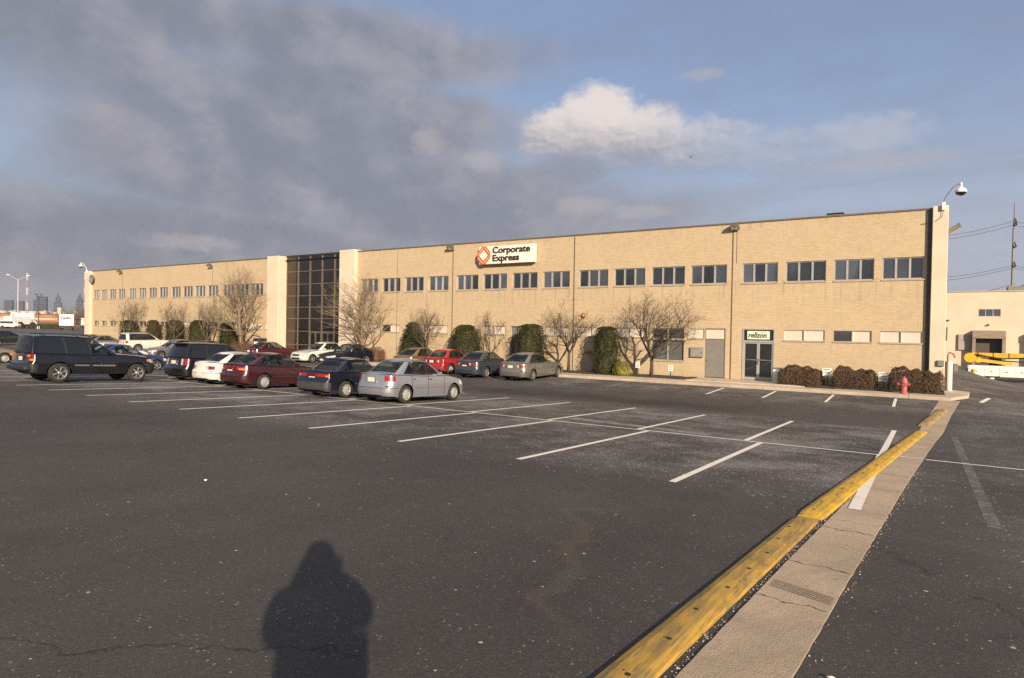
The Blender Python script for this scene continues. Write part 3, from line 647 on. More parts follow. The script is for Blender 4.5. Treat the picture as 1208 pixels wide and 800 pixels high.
# glazed double door with sign panel over
f = MB(); x0, x1 = DOOR2[0], DOOR2[1]; xm = (x0 + x1) / 2; y0, y1 = YF - .03, YF + .14
f.box(x0, x0 + .075, y0, y1, -.59, 2.24); f.box(x1 - .075, x1, y0, y1, -.59, 2.24); f.box(x0 + .075, x1 - .075, y0, y1, 1.50, 1.60); f.box(x0 + .075, x1 - .075, y0, y1, 2.19, 2.24); f.box(x0 + .075, x1 - .075, y0, y1, -.59, -.56)
f.build('entrance_frame', M['frame'], bld, OFF)
f = MB(); f.box(x0 + .075, x1 - .075, YF + .03, YF + .08, 1.60, 2.19); f.build('transom_panel', plain('black_transom', (.022, .024, .02), .35), bld, OFF)
for s in (0, 1):
    a, b = (x0 + .08, xm - .004) if s == 0 else (xm + .004, x1 - .08)
    f = MB(); t = .07; yy0, yy1 = YF + .01, YF + .06
    f.box(a, a + t, yy0, yy1, -.55, 1.495); f.box(b - t, b, yy0, yy1, -.55, 1.495); f.box(a + t, b - t, yy0, yy1, -.55, -.45); f.box(a + t, b - t, yy0, yy1, 1.42, 1.495)
    dr = f.build('glass_door', M['frame'], bld, OFF)
    g = MB(); g.quad((a + t, YF + .035, -.45), (b - t, YF + .035, -.45), (b - t, YF + .035, 1.42), (a + t, YF + .035, 1.42)); g.build('pane', M['door_gl'], dr, OFF)
    g = MB(); g.box(a + t, b - t, YF - .005, YF + .03, .50, .535); px = (a + .32, b - .08) if s == 0 else (a + .08, b - .36); g.box(px[0], px[1], YF - .03, YF - .006, .49, .55); g.build('push_bar', M['chrome'], dr, OFF)
    g = MB(); hx = b - .035 if s == 0 else a + .035; g.tube([(hx, YF - .0, .30), (hx, YF - .06, .32), (hx, YF - .06, .56), (hx, YF, .58)], .018, 6); g.build('handle', M['chrome'], dr, OFF)
# glazed entrance tower
TX0, TX1, TY = -48.85, -40.93, YF + .62; TZ0, TZ1 = -.62, 8.22
zl = [TZ0, .32, 1.52, 2.66, 3.66, 4.68, 5.72, 6.86, TZ1]; xl = [TX0 + (TX1 - TX0) * k / 5 for k in range(6)]
tw = MB(); g = MB()
for x in xl: tw.box(x - .032, x + .032, TY - .09, TY + .06, TZ0, TZ1)
for z in zl[1:]: 
    for a, b in zip(xl[:-1], xl[1:]): tw.box(a + .033, b - .033, TY - .075, TY + .05, z - .03, z + .03)
two = tw.build('curtain_wall', M['bronze'], bld, OFF)
for i in range(5):
    for j in range(8):
        a, b = random.uniform(-.006, .006), random.uniform(-.006, .006)
        g.quad((xl[i], TY + a, zl[j]), (xl[i + 1], TY - a, zl[j]), (xl[i + 1], TY - a + b, zl[j + 1]), (xl[i], TY + a + b, zl[j + 1]))
g.build('pane', M['tower'], two, OFF)
for i in (2, 3):
    f = MB(); a, b = xl[i] + .05, xl[i + 1] - .05; f.box(a, a + .07, TY - .06, TY - .01, -.6, 1.46); f.box(b - .07, b, TY - .06, TY - .01, -.6, 1.46); f.box(a + .07, b - .07, TY - .06, TY - .01, 1.38, 1.46); f.box((a + b) / 2 - .04, (a + b) / 2 + .04, TY - .06, TY - .01, -.6, 1.38); f.build('entrance_door', M['bronze'], two, OFF)
mb = MB(); mb.box(TX0 - .3, TX1 + .3, TY + .3, TY + 4, ZB, TZ1); mb.box(TX0, TX1, TY - .12, TY + .5, TZ1, TZ1 + .12); mb.build('tower_core', M['dark'], bld, OFF)

# ------------------------------------------------------------------ things on the building
# main sign
sx0, sx1, sz0, sz1, sy = -26.55, -22.0, 6.54, 7.76, YF - .42
s = thing('wall_sign', 'white company sign with a red-orange diamond emblem high on the brick wall', 'sign', (sx0, YF, sz0))
so_ = (sx0, YF, sz0)
m = MB(); m.bbox(sx0, sx1, sy, YF - .12, sz0, sz1, .02); m.build('panel', plain('sign_face', (.80, .74, .62), .45, 0, .04), s, so_)
m = MB(); m.box(sx0 + .4, sx0 + .55, YF - .119, YF - .001, sz0 + .1, sz1 - .1); m.box(sx1 - .55, sx1 - .4, YF - .119, YF - .001, sz0 + .1, sz1 - .1); m.build('bracket', M['dark'], s, so_)
m = MB(); ts = plain('sign_letter_black', (.03, .02, .016), .5)
text_mesh(m, 'Corporate', .62, (sx0 + 1.15, sy - .004, sz0 + .74), (1, 0, 0), (0, 0, 1), .05, bold=.012, space=1.0)
text_mesh(m, 'Express', .62, (sx0 + 1.15, sy - .004, sz0 + .19), (1, 0, 0), (0, 0, 1), .05, bold=.012, space=1.0)
x_max = max(v[0] for v in m.v); k = (sx1 - .32 - (sx0 + 1.15)) / (x_max - (sx0 + 1.15)); m.v = [((q[0] - sx0 - 1.15) * k + sx0 + 1.15, q[1], q[2]) for q in m.v]
m.build('lettering', ts, s, so_)
# emblem: an orange hexagonal ribbon round a white diamond, overlapping the sign's end
em = MB(); cx, cz = sx0 + .42, (sz0 + sz1) / 2; y = sy - .06
hexo = [(-.54, .18), (-.14, .62), (.18, .62), (.54, .24), (.54, -.18), (.14, -.62), (-.18, -.62), (-.54, -.24)]
dia = [(-.36, 0), (0, .38), (.36, 0), (0, -.38)]
em.prism([(cx + a, cz + b) for a, b in hexo][::-1], y, sy + .08, 0)
em.prism([(cx + a, cz + b) for a, b in dia][::-1], y - .012, y - .001, 1)
for (a, b), (c_, d_) in (((-.46, .10), (-.04, .54)), ((.46, .14), (.08, .54)), ((-.46, -.14), (-.08, -.54)), ((.46, -.10), (.04, -.54))):
    n_ = np.array([-(d_ - b), c_ - a]); n_ = n_ / np.linalg.norm(n_) * .011
    em.prism([(cx + a + n_[0], cz + b + n_[1]), (cx + c_ + n_[0], cz + d_ + n_[1]), (cx + c_ - n_[0], cz + d_ - n_[1]), (cx + a - n_[0], cz + b - n_[1])], y - .012, y - .001, 1)
em.build('emblem', [plain('emblem_orange', (.58, .105, .035), .45), plain('sign_face', (.8, .74, .62))], s, so_)
# door sign
s = thing('door_sign', 'small pale lightbox sign with slanted black lettering over the glass door', 'sign', (-7.95, YF, 1.68)); o_ = (-7.95, YF, 1.68)
m = MB(); m.bbox(-8.28, -7.10, YF - .05, YF + .028, 1.655, 2.12, .012); m.build('panel', plain('pale_green_sign', (.60, .66, .50), .45, 0, .05), s, o_)
m = MB(); text_mesh(m, 'relizon', .40, (-8.22, YF - .052, 1.76), (1, 0, 0), (0, 0, 1), .012, bold=.007, shear=.25)
k = .98 / (max(q[0] for q in m.v) + 8.22); m.v = [((q[0] + 8.22) * k - 8.22, q[1], q[2]) for q in m.v]
m.tube([(-7.9, YF - .056, 2.05), (-7.6, YF - .056, 2.062), (-7.3, YF - .056, 2.045)], .006, 4); m.build('lettering', plain('sign_letter_black', (.03, .02, .016)), s, o_)

def flood(x, z, label, big=1.0, side=False):
    t = thing('flood_light', label, 'flood light', (x, YF, z), group='flood lights on the brick wall')
    b = MB(); b.bbox(-.09, .09, -.05, 0, -.10, .10, .01); b.tube([(0, -.04, 0), (0, -.20, .03), (0, -.30, .10)], .03, 6); b.build('bracket', M['lamp'], t)
    h = MB(); h.loft([[(-.10, -.30, .34), (.10, -.30, .34), (.10, -.16, .30), (-.10, -.16, .30)], [(-.19, -.46, .26), (.19, -.46, .26), (.19, -.12, .14), (-.19, -.12, .14)], [(-.23, -.55, .10), (.23, -.55, .10), (.23, -.16, -.06), (-.23, -.16, -.06)]], caps=True); h.build('housing', M['lamp'], t)
    g = MB(); g.quad((-.20, -.53, .085), (.20, -.53, .085), (.20, -.18, -.062), (-.20, -.18, -.062)); g.build('lens', M['lens'], t)
    c = MB(); c.tube([(.06, -.012, -.08), (.06, -.012, -.55), (.06, -.012, UZ1 - z + .05 if z > 6 else -1)], .018, 5); c.build('conduit', M['lamp'], t)
    return t
flood(-9.0, 7.83, 'bronze flood light beside the dark joint above the glass double door'); flood(-29.25, 7.80, 'bronze flood light left of the company sign')
flood(-59.6, 7.68, 'bronze flood light nearer the glass tower on the left wing'); flood(-77.3, 7.72, 'bronze flood light at the far left end of the wall')
t = thing('wall_pack_light', 'grey box light sticking out past the right corner of the building', 'flood light', (.89, YF + .2, 7.0))
m = MB(); m.loft([[(0, -.12, -.05), (0, .12, -.05), (0, .12, .17), (0, -.12, .17)], [(.5, -.17, .22), (.5, .17, .22), (.42, .17, .44), (.42, -.17, .44)]], caps=True); m.build('housing', M['steel'], t)
m = MB(); m.quad((.03, -.1, -.056), (.5, -.15, .20), (.5, .15, .20), (.03, .1, -.056)); m.build('lens', M['lens'], t)
def dome(x, y, z, hx, hz, label, wire=None):
    t = thing('security_camera', label, 'security camera', (x, y, z))
    m = MB(); m.bbox(-.07, .07, -.07, .07, -.25, .12, .01); m.build('mount', M['white'], t)
    a = MB(); sgn = 1 if hx > 0 else -1
    a.tube([(0, 0, .1), (sgn * .03, 0, .28), (hx * .30, 0, hz * .60), (hx * .55, 0, hz * .88), (hx * .82, 0, hz), (hx, 0, hz)], .028, 8); a.build('arm', M['steel'] if hx > 0 else M['white'], t)
    d = MB(); zc = hz - .36
    d.lathe([(.0, .27), (.05, .27), (.06, .2), (.16, .15), (.235, .05), (.245, 0), (.23, -.04)], (hx, 0, zc), 18); d.tube([(hx, 0, hz + .06), (hx, 0, hz - .12)], .05, 8); d.build('housing', M['white'], t, smooth=True)
    b = MB(); b.lathe([(.225, -.03), (.20, -.10), (.14, -.16), (.06, -.19), (.0, -.195)], (hx, 0, zc), 16); b.build('dome', plain('smoked_dome', (.02, .02, .022), .1), t, smooth=True)
    if wire: 
        c = MB(); c.tube(wire, .012, 5); c.build('cable', M['wirec'], t)
dome(.66, YF - .36, 8.26, .66, .92, 'dome camera on a curved arm over the right corner of the building', [(0, 0, -.2), (-.05, .02, -.55), (-.3, .03, -.75), (-.48, .22, -.78), (-.9, .33, -.8)])
dome(-85.0, YF - .36, 8.20, -1.5, 1.0, 'white dome camera on a gooseneck arm at the far left end pillar')
t = thing('satellite_dish', 'small grey-green dish on the wall beside the far left pillar', 'satellite dish', (-83.95, YF, 7.2))
m = MB(); m.lathe([(.0, 0), (.3, -.04), (.5, -.12), (.55, -.18), (.52, -.17), (.3, -.07), (.0, -.03)], (0, -.15, 0), 16, 'y'); m.build('reflector', plain('dish_grey', (.16, .19, .18), .6), t, smooth=True)
m = MB(); m.tube([(0, 0, 0), (0, -.18, 0)], .05, 6); m.tube([(0, -.2, -.5), (0, -.75, -.05)], .02, 5); m.build('mount', M['steel'], t)
t = thing('roof_vent', 'low dark vent box on the roof edge above the last windows', 'roof vent', (-4.1, YF + .9, ZT - .25))
m = MB(); m.bbox(-.38, .34, 0, .7, .0, .52, .03); m.build('housing', M['steel'], t); m = MB(); m.bbox(-.43, .39, -.06, .76, .52, .57, .015); m.build('lid', M['dark'], t)
t = thing('alarm_bell', 'round rust-red alarm bell on the brick wall behind a bare tree', 'alarm bell', (-18.4, YF, 2.97))
m = MB(); m.lathe([(.05, 0), (.05, -.04), (.15, -.05), (.17, -.09), (.13, -.13), (.0, -.14)], (0, 0, 0), 16, 'y'); m.build('gong', plain('bell_rust', (.30, .09, .05), .5), t, smooth=True); m = MB(); m.lathe([(.0, -.17), (.05, -.17), (.05, -.14)], (0, 0, 0), 10, 'y'); m.build('boss', M['white'], t)
t = thing('standpipe', 'red fire hose inlet low on the wall beside a tall clipped yew', 'hose inlet', (-17.95, YF, .64))
m = MB(); m.tube([(0, 0, 0), (0, -.2, 0)], .09, 10); m.tube([(-.16, -.2, -.02), (.16, -.2, -.02)], .06, 8); m.build('body', M['hyd'], t); m = MB()
for sx in (-.15, .15): m.tube([(sx, -.2, -.02), (sx * 1.2, -.33, -.08)], .065, 8)
m.build('cap', plain('brass_cap', (.32, .14, .07), .4, .5), t)
t = thing('electrical_box', 'flat grey metal panel on the wall beside the grey door', 'electrical box', (-11.08, YF, .82))
m = MB(); m.bbox(-.38, .38, -.12, 0, -.28, .30, .015); m.build('case', M['grey'], t); m = MB(); m.bbox(-.34, .34, -.135, -.121, -.24, .26, .005); mo = m.build('lid', plain('grey_lid', (.24, .235, .225), .5), t); m = MB(); m.box(.27, .31, -.15, -.136, -.02, .06); m.build('latch', M['dark'], mo)
t = thing('outlet_box', 'little square metal box low on the pale corner pillar', 'utility box', (.70, YF - .28, .70))
m = MB(); m.bbox(-.14, .14, -.10, 0, -.14, .14, .01); m.build('case', M['steel'], t); m = MB(); m.bbox(-.10, .10, -.11, -.101, -.10, .10, .004); m.build('lid', M['grey'], t)

# ------------------------------------------------------------------ cars
def smooth_normals(vs, fs):
    v = np.array(vs); n = np.zeros_like(v)
    for f in fs:
        p = v[list(f)]; a = np.cross(p[1] - p[0], p[2] - p[0])
        if len(f) == 4: a = a + np.cross(p[2] - p[0], p[3] - p[0])
        for i in f: n[i] += a
    l = np.linalg.norm(n, axis=1, keepdims=True); l[l == 0] = 1
    return n / l
def build_region(name, vs, fs, nrm, mats, parent, mi=None):
    used = sorted({i for f in fs for i in f}); mp = {a: b for b, a in enumerate(used)}
    me = bpy.data.meshes.new(name); me.from_pydata([vs[i] for i in used], [], [[mp[i] for i in f] for f in fs])
    for m in (mats if isinstance(mats, list) else [mats]): me.materials.append(m)
    if mi: me.polygons.foreach_set('material_index', mi)
    me.polygons.foreach_set('use_smooth', [True] * len(me.polygons))
    me.update(); me.normals_split_custom_set_from_vertices([tuple(nrm[i]) for i in used])
    o = bpy.data.objects.new(name, me); COL.objects.link(o); o.parent = parent; return o
BASE = dict(L=4.55, W=1.74, H=1.43, wb=2.66, ro=.98, wr=.31, sill=.20, nose=.68, cowl=.93, belt=.92, deck=.98, tail=.95,
            xc=2.10, xrf=1.28, xrr=.18, xb=-.55, wroof=.585, rcf=.42, rcr=.38, bowf=.16, bowr=.15, zref=.52, zb=.50,
            doors=(1.98, 1.05, .18), pill=[], hl=(.30, .95), tl=(.5, .8), tly=.48, tlwrap=.28, tla=2, bumper=None, trim=None, rim='alloy', spokes=6, lowcol=None, plate='rear', bowcabin=.22, rearbow=.10, mir=True)
def make_car(label, cat, loc, paint, flip=False, kind='parked_car', group='cars parked in the lot', glass=None, trimcol=None, **kw):
    S = dict(BASE); S.update(kw); S['H'] *= 1.045
    L, W, H, wb, ro, wr = (S[k] for k in ('L', 'W', 'H', 'wb', 'ro', 'wr'))
    xF = L - ro; xR = -ro; a = W / 2; xm = (xF + xR) / 2
    slope = math.atan2(gz(loc[0], loc[1] + (-wb if flip else wb)) - gz(*loc[:2]), wb)
    root = thing(kind, label, cat, (loc[0], loc[1], gz(*loc[:2])), 0, group)
    root.rotation_euler = (0, -slope, (-PI / 2 if flip else PI / 2) + loc[2] if len(loc) > 2 else (-PI / 2 if flip else PI / 2))
    R_ = wr + .065; zs_ = S['sill']; zref = S['zref']
    tops = sorted([(xR - .1, S['tail']), (xR + .25, S['tail'] + .01), (S['xb'], S['deck']), ((S['xb'] + S['xc']) / 2, S['belt']), (S['xc'], S['cowl']), (S['xc'] + .45 * (xF - S['xc']), S['cowl'] - .35 * (S['cowl'] - S['nose'])), (xF - .22, S['nose'] + .045), (xF, S['nose'])])
    tx, tz = zip(*tops); xs_f = np.linspace(xR - .2, xF + .2, 160); zf = np.interp(xs_f, tx, tz); ker = np.hanning(17); ker /= ker.sum()
    zf = np.convolve(np.pad(zf, 8, 'edge'), ker, 'valid'); ztop = lambda x: float(np.interp(x, xs_f, zf))
    # right-half plan outline, nose centre to tail centre
    per = []
    yc = a - S['rcf']
    for k in range(7): y = yc * k / 6; per.append((xF - S['bowf'] * (y / a) ** 2, y, 'F', 1.0))
    x1 = per[-1][0]
    for k in range(1, 6):
        th = k / 6 * PI / 2; per.append((x1 - S['rcf'] * 1.15 * (1 - math.cos(th)), yc + S['rcf'] * math.sin(th), 'FC', math.cos(th)))
    xa = x1 - S['rcf'] * 1.15; yr = a - S['rcr']; xr1 = xR + S['bowr'] * (yr / a) ** 2; xz = xr1 + S['rcr'] * 1.1
    cols = set(np.round(np.arange(xz + .05, xa - .03, .13), 3))
    for wx in (0, wb):
        for k in range(13): cols.add(round(wx + R_ * math.cos(PI * k / 12), 3))
        cols |= {round(wx + R_ + .012, 3), round(wx - R_ - .012, 3)}
    dl = S['doors']
    for x in dl: cols |= {round(x - .012, 3), round(x + .012, 3)}
    cols |= {round(xa, 3), round(xz, 3)}; tlx = round(xR + S['tlwrap'], 3); hlx = round(xF - S.get('hlwrap', .55), 3); cols |= {tlx, hlx}
    cl = sorted(c for c in cols if xz <= c <= xa)[::-1]; keep = [cl[0]]
    for c in cl[1:]:
        if keep[-1] - c > .009: keep.append(c)
    for c in keep: per.append((c, a * (1 - .055 * abs((c - xm) / (L / 2)) ** 3.5), 'S', 0.0))
    for k in range(1, 6):
        th = k / 6 * PI / 2; per.append((xz - S['rcr'] * 1.1 * math.sin(th), yr + S['rcr'] * math.cos(th), 'RC', -math.sin(th)))
    for k in range(6, -1, -1): y = yr * k / 6; per.append((xR + S['bowr'] * (y / a) ** 2, y, 'R', -1.0))
    n = len(per)
    zabs = [zs_, zs_ + .055, zs_ + .14, zs_ + .21, zref - .016, zref]; fr = [.16, .32, .5, .66, .8, .91, 1.0]; nr = len(zabs) + len(fr)
    def arch(x, tag_):
        if tag_ in ('R', 'RC'): return zs_ + (.085 if tag_ == 'R' else .05)
        if tag_ != 'S': return zs_
        z = zs_
        for wx in (0, wb):
            d = R_ ** 2 - (x - wx) ** 2
            if d > 1e-6: z = max(z, wr + math.sqrt(d))
        return z
    vs = []; idx = {}
    for i, (x, y, tg, w) in enumerate(per):
        zt = ztop(x); b = arch(x, tg)
        for j in range(nr):
            z = zabs[j] if j < len(zabs) else zref + fr[j - len(zabs)] * (zt - zref)
            z = min(max(z, b), zt); u = (z - zs_) / (zt - zs_)
            if w > 0: dx = -(.13 * max(0, (u - .5) / .5) ** 2 + .10 * max(0, (.28 - u) / .28) ** 2) * w
            elif w < 0: dx = (.07 * min(1, max(0, (z - S['zb'] - .02) / .06)) + S.get('rake', .05) * max(0, (u - .5) / .5) + .09 * max(0, (.28 - u) / .28) ** 2) * -w
            else: dx = 0
            ws = 1 - S.get('tumble', .055) * max(0, (u - .55) / .45) ** 1.5 - .045 * max(0, (.32 - u) / .32) ** 1.5 + .004 * math.sin(PI * u)
            for sgn in (-1, 1):
                idx[i, j, sgn] = len(vs); vs.append((x + dx, sgn * y * ws, z))
    faces = []     # (face, region, mat index)
    j0 = len(zabs) - 1
    dk = S.get('doorlow', 1)
    for i in range(n - 1):
        xm_ = (per[i][0] + per[i + 1][0]) / 2; ym_ = (per[i][1] + per[i + 1][1]) / 2; tg = per[i][2] if per[i][2] == per[i + 1][2] else ('FC' if 'F' in per[i][2] + per[i + 1][2] and xm_ > xm else 'RC')
        seam = tg == 'S' and any(abs(xm_ - d) < .011 for d in dl)
        for j in range(nr - 1):
            reg = 'body'; f0 = (0 if j < j0 else fr[j - j0 - 1] if j > j0 else 0); f1 = fr[j - j0] if j >= j0 else 0
            isl = j >= j0
            if tg in ('F', 'FC', 'S') and xm_ > hlx and isl and f0 >= S['hl'][0] - .01 and f1 <= S['hl'][1] + .01 and (ym_ > .44 * a) and (tg != 'S' or xm_ > hlx): reg = 'headlight'
            elif tg in ('R', 'RC', 'S') and xm_ < tlx and isl and f0 >= S['tl'][0] - .01 and f1 <= S['tl'][1] + .01 and ym_ > S['tly'] * a: reg = 'tail_light'
            elif tg == 'F' and ym_ < .42 * a and isl and f1 <= .83: reg = 'grille:1'
            elif tg == 'F' and j in (1, 2) and ym_ < .6 * a: reg = 'grille:2'
            elif tg in ('F', 'FC') and j <= j0 or tg in ('R', 'RC') and (j < j0): reg = 'bumper:%d' % (1 if xm_ > xm else -1)
            elif tg == 'S' and not seam and j >= dk:
                if dl[1] < xm_ < dl[0]: reg = 'door'
                elif len(dl) > 2 and dl[2] < xm_ < dl[1]: reg = 'rear_door'
            if S['trim'] and tg == 'S' and j in S['trim'] and reg != 'body' and abs(xm_ - wb) > R_ and abs(xm_) > R_ and not seam: reg = 'side_trim'
            gap = tg != 'S' and j == j0 - 1
            if gap: reg = 'body'
            for sgn in (-1, 1):
                q = [idx[i, j, sgn], idx[i + 1, j, sgn], idx[i + 1, j + 1, sgn], idx[i, j + 1, sgn]]
                if sgn > 0: q = q[::-1]
                pz = [vs[t] for t in q]
                if max(p[2] for p in pz) - min(p[2] for p in pz) < 1e-4: continue
                faces.append((q, reg + ('' if reg == 'body' or ':' in reg else ':%d' % sgn), 1 if (seam and j >= dk) or gap or (reg.startswith('tail') and S['tla'] == 1 and tg != 'R' and f0 < S['tl'][0] + .1) else 2 if reg.startswith('tail') and S['tla'] == 2 and tg == 'R' and ym_ < (S['tly'] + .12) * a else 0))
    # deck across
    nc = 8; prev = None
    for i in range(n):
        x, y = vs[idx[i, nr - 1, -1]][0], abs(vs[idx[i, nr - 1, -1]][1]); z = vs[idx[i, nr - 1, -1]][2]; row = [idx[i, nr - 1, -1]]
        for k in range(1, nc):
            yy = -y + 2 * y * k / nc; q = yy / max(y, 1e-6); cr = .055 * min(1, y / .45) * (1 - q * q)
            row.append(len(vs)); vs.append((x, yy, z + cr))
        row.append(idx[i, nr - 1, 1])
        if prev:
            inside = S['xb'] + .06 < x < S['xc'] - .12
            for k in range(nc):
                q = (prev[k], prev[k + 1], row[k + 1], row[k])
                faces.append((q, 'interior' if inside and 0 < k < nc - 1 else 'body', 0))
        prev = row
    pm = paint; tc = trimcol or M['dark']; bm = S['bumper'] or paint
    nrm = smooth_normals(vs, [f for f, _, _ in faces])
    for reg in sorted({r for _, r, _ in faces}):
        sel = [(f, mi) for f, r, mi in faces if r == reg]; nm = reg.split(':')[0]
        mats = {'body': [pm, M['seam']], 'door': pm, 'rear_door': pm, 'bumper': bm, 'headlight': M['lens'], 'tail_light': [S.get('tlm') or M['red'], M['amber'], M['lens']], 'grille': M['dark'], 'side_trim': tc, 'interior': M['seat']}[nm]
        o = build_region(nm if nm != 'rear_door' else 'door', vs, [f for f, _ in sel], nrm, mats, root, [mi for _, mi in sel] if nm in ('body', 'tail_light') else None)
        if nm in ('door', 'rear_door'):
            sg = int(reg.split(':')[1]); xx = (dl[1] if nm == 'door' else dl[2]) + .13; zz = ztop(xx) - .13
            h = MB(); h.bbox(xx - .07, xx + .07, sg * (a * .965) - .02, sg * (a * .965) + .02, zz - .018, zz + .018, .008); h.build('handle', S.get('handle') or pm, o)
    # greenhouse
    gv = []; gf = []; wbel = a - S.get('shoulder', .085); wro = S['wroof']; xc, xb, xrf, xrr = S['xc'], S['xb'], S['xrf'], S['xrr']
    bp = S['pill'] or [(xc - .34, xrf - .16, 'p'), (dl[1] + .05, dl[1] + .03, 'w'), (dl[1] - .05, dl[1] - .07, 'k'), (xb + .30, xrr + .09, 'w'), (xb + .10, xrr + .02, 'p')]
    gp = []       # base(x,y) roof(x,y) kind of the interval that follows
    bo = S['bowcabin']
    nf = 6
    for k in range(nf + 1):
        q = k / nf; gp.append(((xc - bo * q ** 2.4 * .9, (wbel - .03) * q), (xrf - .10 * q * q, (wro - .02) * q), 'f' if k < nf - 1 else 'p'))
    xprev = (xc - bo * .9, xrf - .10)
    def side(xb_, xr_):
        yb = wbel - .045 * abs((xb_ - (xc + xb) / 2) / ((xc - xb) / 2)) ** 3; yr_ = wro + .02 - .03 * abs((xr_ - (xrf + xrr) / 2) / ((xrf - xrr) / 2)) ** 3
        return (xb_, yb), (xr_, yr_)
    for xb_, xr_, kd in bp:
        steps = max(1, int(abs(xprev[0] - xb_) / .22))
        for s_ in range(1, steps + 1):
            t = s_ / steps; gp.append(side(xprev[0] + (xb_ - xprev[0]) * t, xprev[1] + (xr_ - xprev[1]) * t) + (kd,))
        # the label is for the interval that ENDS here
        for s_ in range(steps): gp[-1 - s_] = gp[-1 - s_][:2] + ('e' + kd,)
        xprev = (xb_, xr_)
    rbo = S['rearbow']
    cb, cr_ = side(xb + .05, xrr)
    gp.append((cb, cr_, 'ep'))
    for k in range(nf - 1, -1, -1):
        q = k / nf; gp.append(((xb + .05 - rbo * (1 - q * q), cb[1] * q), (xrr - .08 * (1 - q * q), cr_[1] * q), 'ep' if k == nf - 1 and S.get('rpil', True) else 'er'))
    kinds = []
    for i in range(len(gp) - 1):
        k = gp[i + 1][2]; kinds.append(k[1] if k.startswith('e') else ('f' if gp[i][2] == 'f' else 'p'))
    ts = [0, .07, .3, .52, .74, .93, 1]; gi = {}
    for i, (b, r_, _) in enumerate(gp):
        zb_ = ztop(min(max(b[0], xR), xF)) - .012 + .05 * (1 - (b[1] / a) ** 2) * (1 if b[1] < .9 * wbel else 0)
        for j, t in enumerate(ts):
            zr = H - .105 + .065 * (1 - ((r_[0] - (xrf + xrr) / 2) / ((xrf - xrr) / 2 + .15)) ** 2) + S.get('roofrake', 0) * (r_[0] - xrr)
            x = b[0] + (r_[0] - b[0]) * t; y = b[1] + (r_[1] - b[1]) * t + .022 * math.sin(PI * t) * (1 if b[1] > .5 * a else 0); x += (.025 if b[0] > xm else -.02) * math.sin(PI * t) * (1 if kinds[min(i, len(kinds) - 1)] in 'fr' else 0)
            for sgn in (-1, 1): gi[i, j, sgn] = len(gv); gv.append((x, sgn * y, zb_ + (zr - zb_) * t))
    for i in range(len(gp) - 1):
        for j in range(len(ts) - 1):
            k = kinds[i]; win = 1 <= j <= 4
            if k == 'f': reg = 'windshield' if j < 5 else 'roof'
            elif k == 'r': reg = 'rear_window' if 1 <= j < 5 else 'roof'
            elif k == 'w': reg = 'window' if win else 'roof'
            elif k == 'k': reg = 'window_post:%d' % i if win else 'roof'
            else: reg = 'roof'
            if reg == 'window' and gp[i + 1][0][0] > dl[1] + .03: reg = 'front_window'
            for sgn in (-1, 1):
                q = [gi[i, j, sgn], gi[i + 1, j, sgn], gi[i + 1, j + 1, sgn], gi[i, j + 1, sgn]]
                gf.append((q if sgn < 0 else q[::-1], reg + (':%d' % sgn if 'window' in reg and reg != 'rear_window' else '')))
    prev = None; nt = len(ts) - 1
    for i in range(len(gp)):
        p = gv[gi[i, nt, -1]]; y = abs(p[1]); row = [gi[i, nt, -1]]
        for k in range(1, nc):
            yy = -y + 2 * y * k / nc; q = yy / max(y, 1e-6); row.append(len(gv)); gv.append((p[0], yy, p[2] + .065 * min(1, y / .4) * (1 - q * q) ** .8))
        row.append(gi[i, nt, 1])
        if prev:
            for k in range(nc): gf.append(((prev[k], prev[k + 1], row[k + 1], row[k]), 'roof'))
        prev = row
    gn = smooth_normals(gv, [f for f, _ in gf]); gl = glass or CARGL
    for reg in sorted({r for _, r in gf}):
        nm = reg.split(':')[0]
        o = build_region('window' if nm == 'front_window' else nm, gv, [f for f, r in gf if r == reg], gn, {'roof': S.get('roofm') or pm, 'window_post': M['black'], 'windshield': CARGL, 'front_window': CARGL}.get(nm, gl), root)
    # wheels
    for wx in (0, wb):
        for sg in (-1, 1):
            y = sg * (a - .105); t = MB(); w2 = .098
            t.lathe([(wr * .60, -w2 * .9), (wr * .80, -w2), (wr * .95, -w2 * .85), (wr, -w2 * .6), (wr, w2 * .6), (wr * .95, w2 * .85), (wr * .80, w2), (wr * .60, w2 * .9), (wr * .57, 0), (wr * .60, -w2 * .9)], (wx, y, wr), 26, 'y')
            t.lathe([(0, 0), (wr * .6, 0)], (wx, y + sg * .015, wr), 20, 'y')
            to = t.build('wheel', M['tyre'], root, smooth=True)
            r = MB(); yo = y + sg * w2 * .82; sp = S['spokes']
            r.lathe([(wr * .66, 0), (wr * .655, sg * .014), (wr * .60, sg * .006), (wr * .57, -sg * .02)], (wx, yo, wr), 26, 'y')
            if S['rim'] == 'cap':
                r.lathe([(0, sg * .016), (wr * .16, sg * .014), (wr * .36, sg * .004), (wr * .44, -sg * .004)], (wx, yo, wr), 24, 'y')
            else: r.lathe([(0, sg * .008), (wr * .13, sg * .006), (wr * .17, -sg * .006)], (wx, yo, wr), 16, 'y')
            r0, r1, k0, k1 = (wr * .42, wr * .58, .60, .60) if S['rim'] == 'cap' else (wr * .12, wr * .60, .34, .26)
            for k in range(sp):
                th = 2 * PI * k / sp + .3; h0 = k0 * PI / sp; h1 = k1 * PI / sp * (1 if S['rim'] != 'cap' else 1)
                q = []
                for rr, hh, dy in ((r0, h0, .0), (r1, h1, -.012)):
                    for s2 in (-1, 1): q.append((wx + rr * math.cos(th + s2 * hh), yo + sg * (dy + .002), wr + rr * math.sin(th + s2 * hh)))
                r.add(q + [(p[0], p[1] - sg * .03, p[2]) for p in q], [(0, 1, 3, 2), (4, 6, 7, 5), (0, 2, 6, 4), (1, 5, 7, 3)])
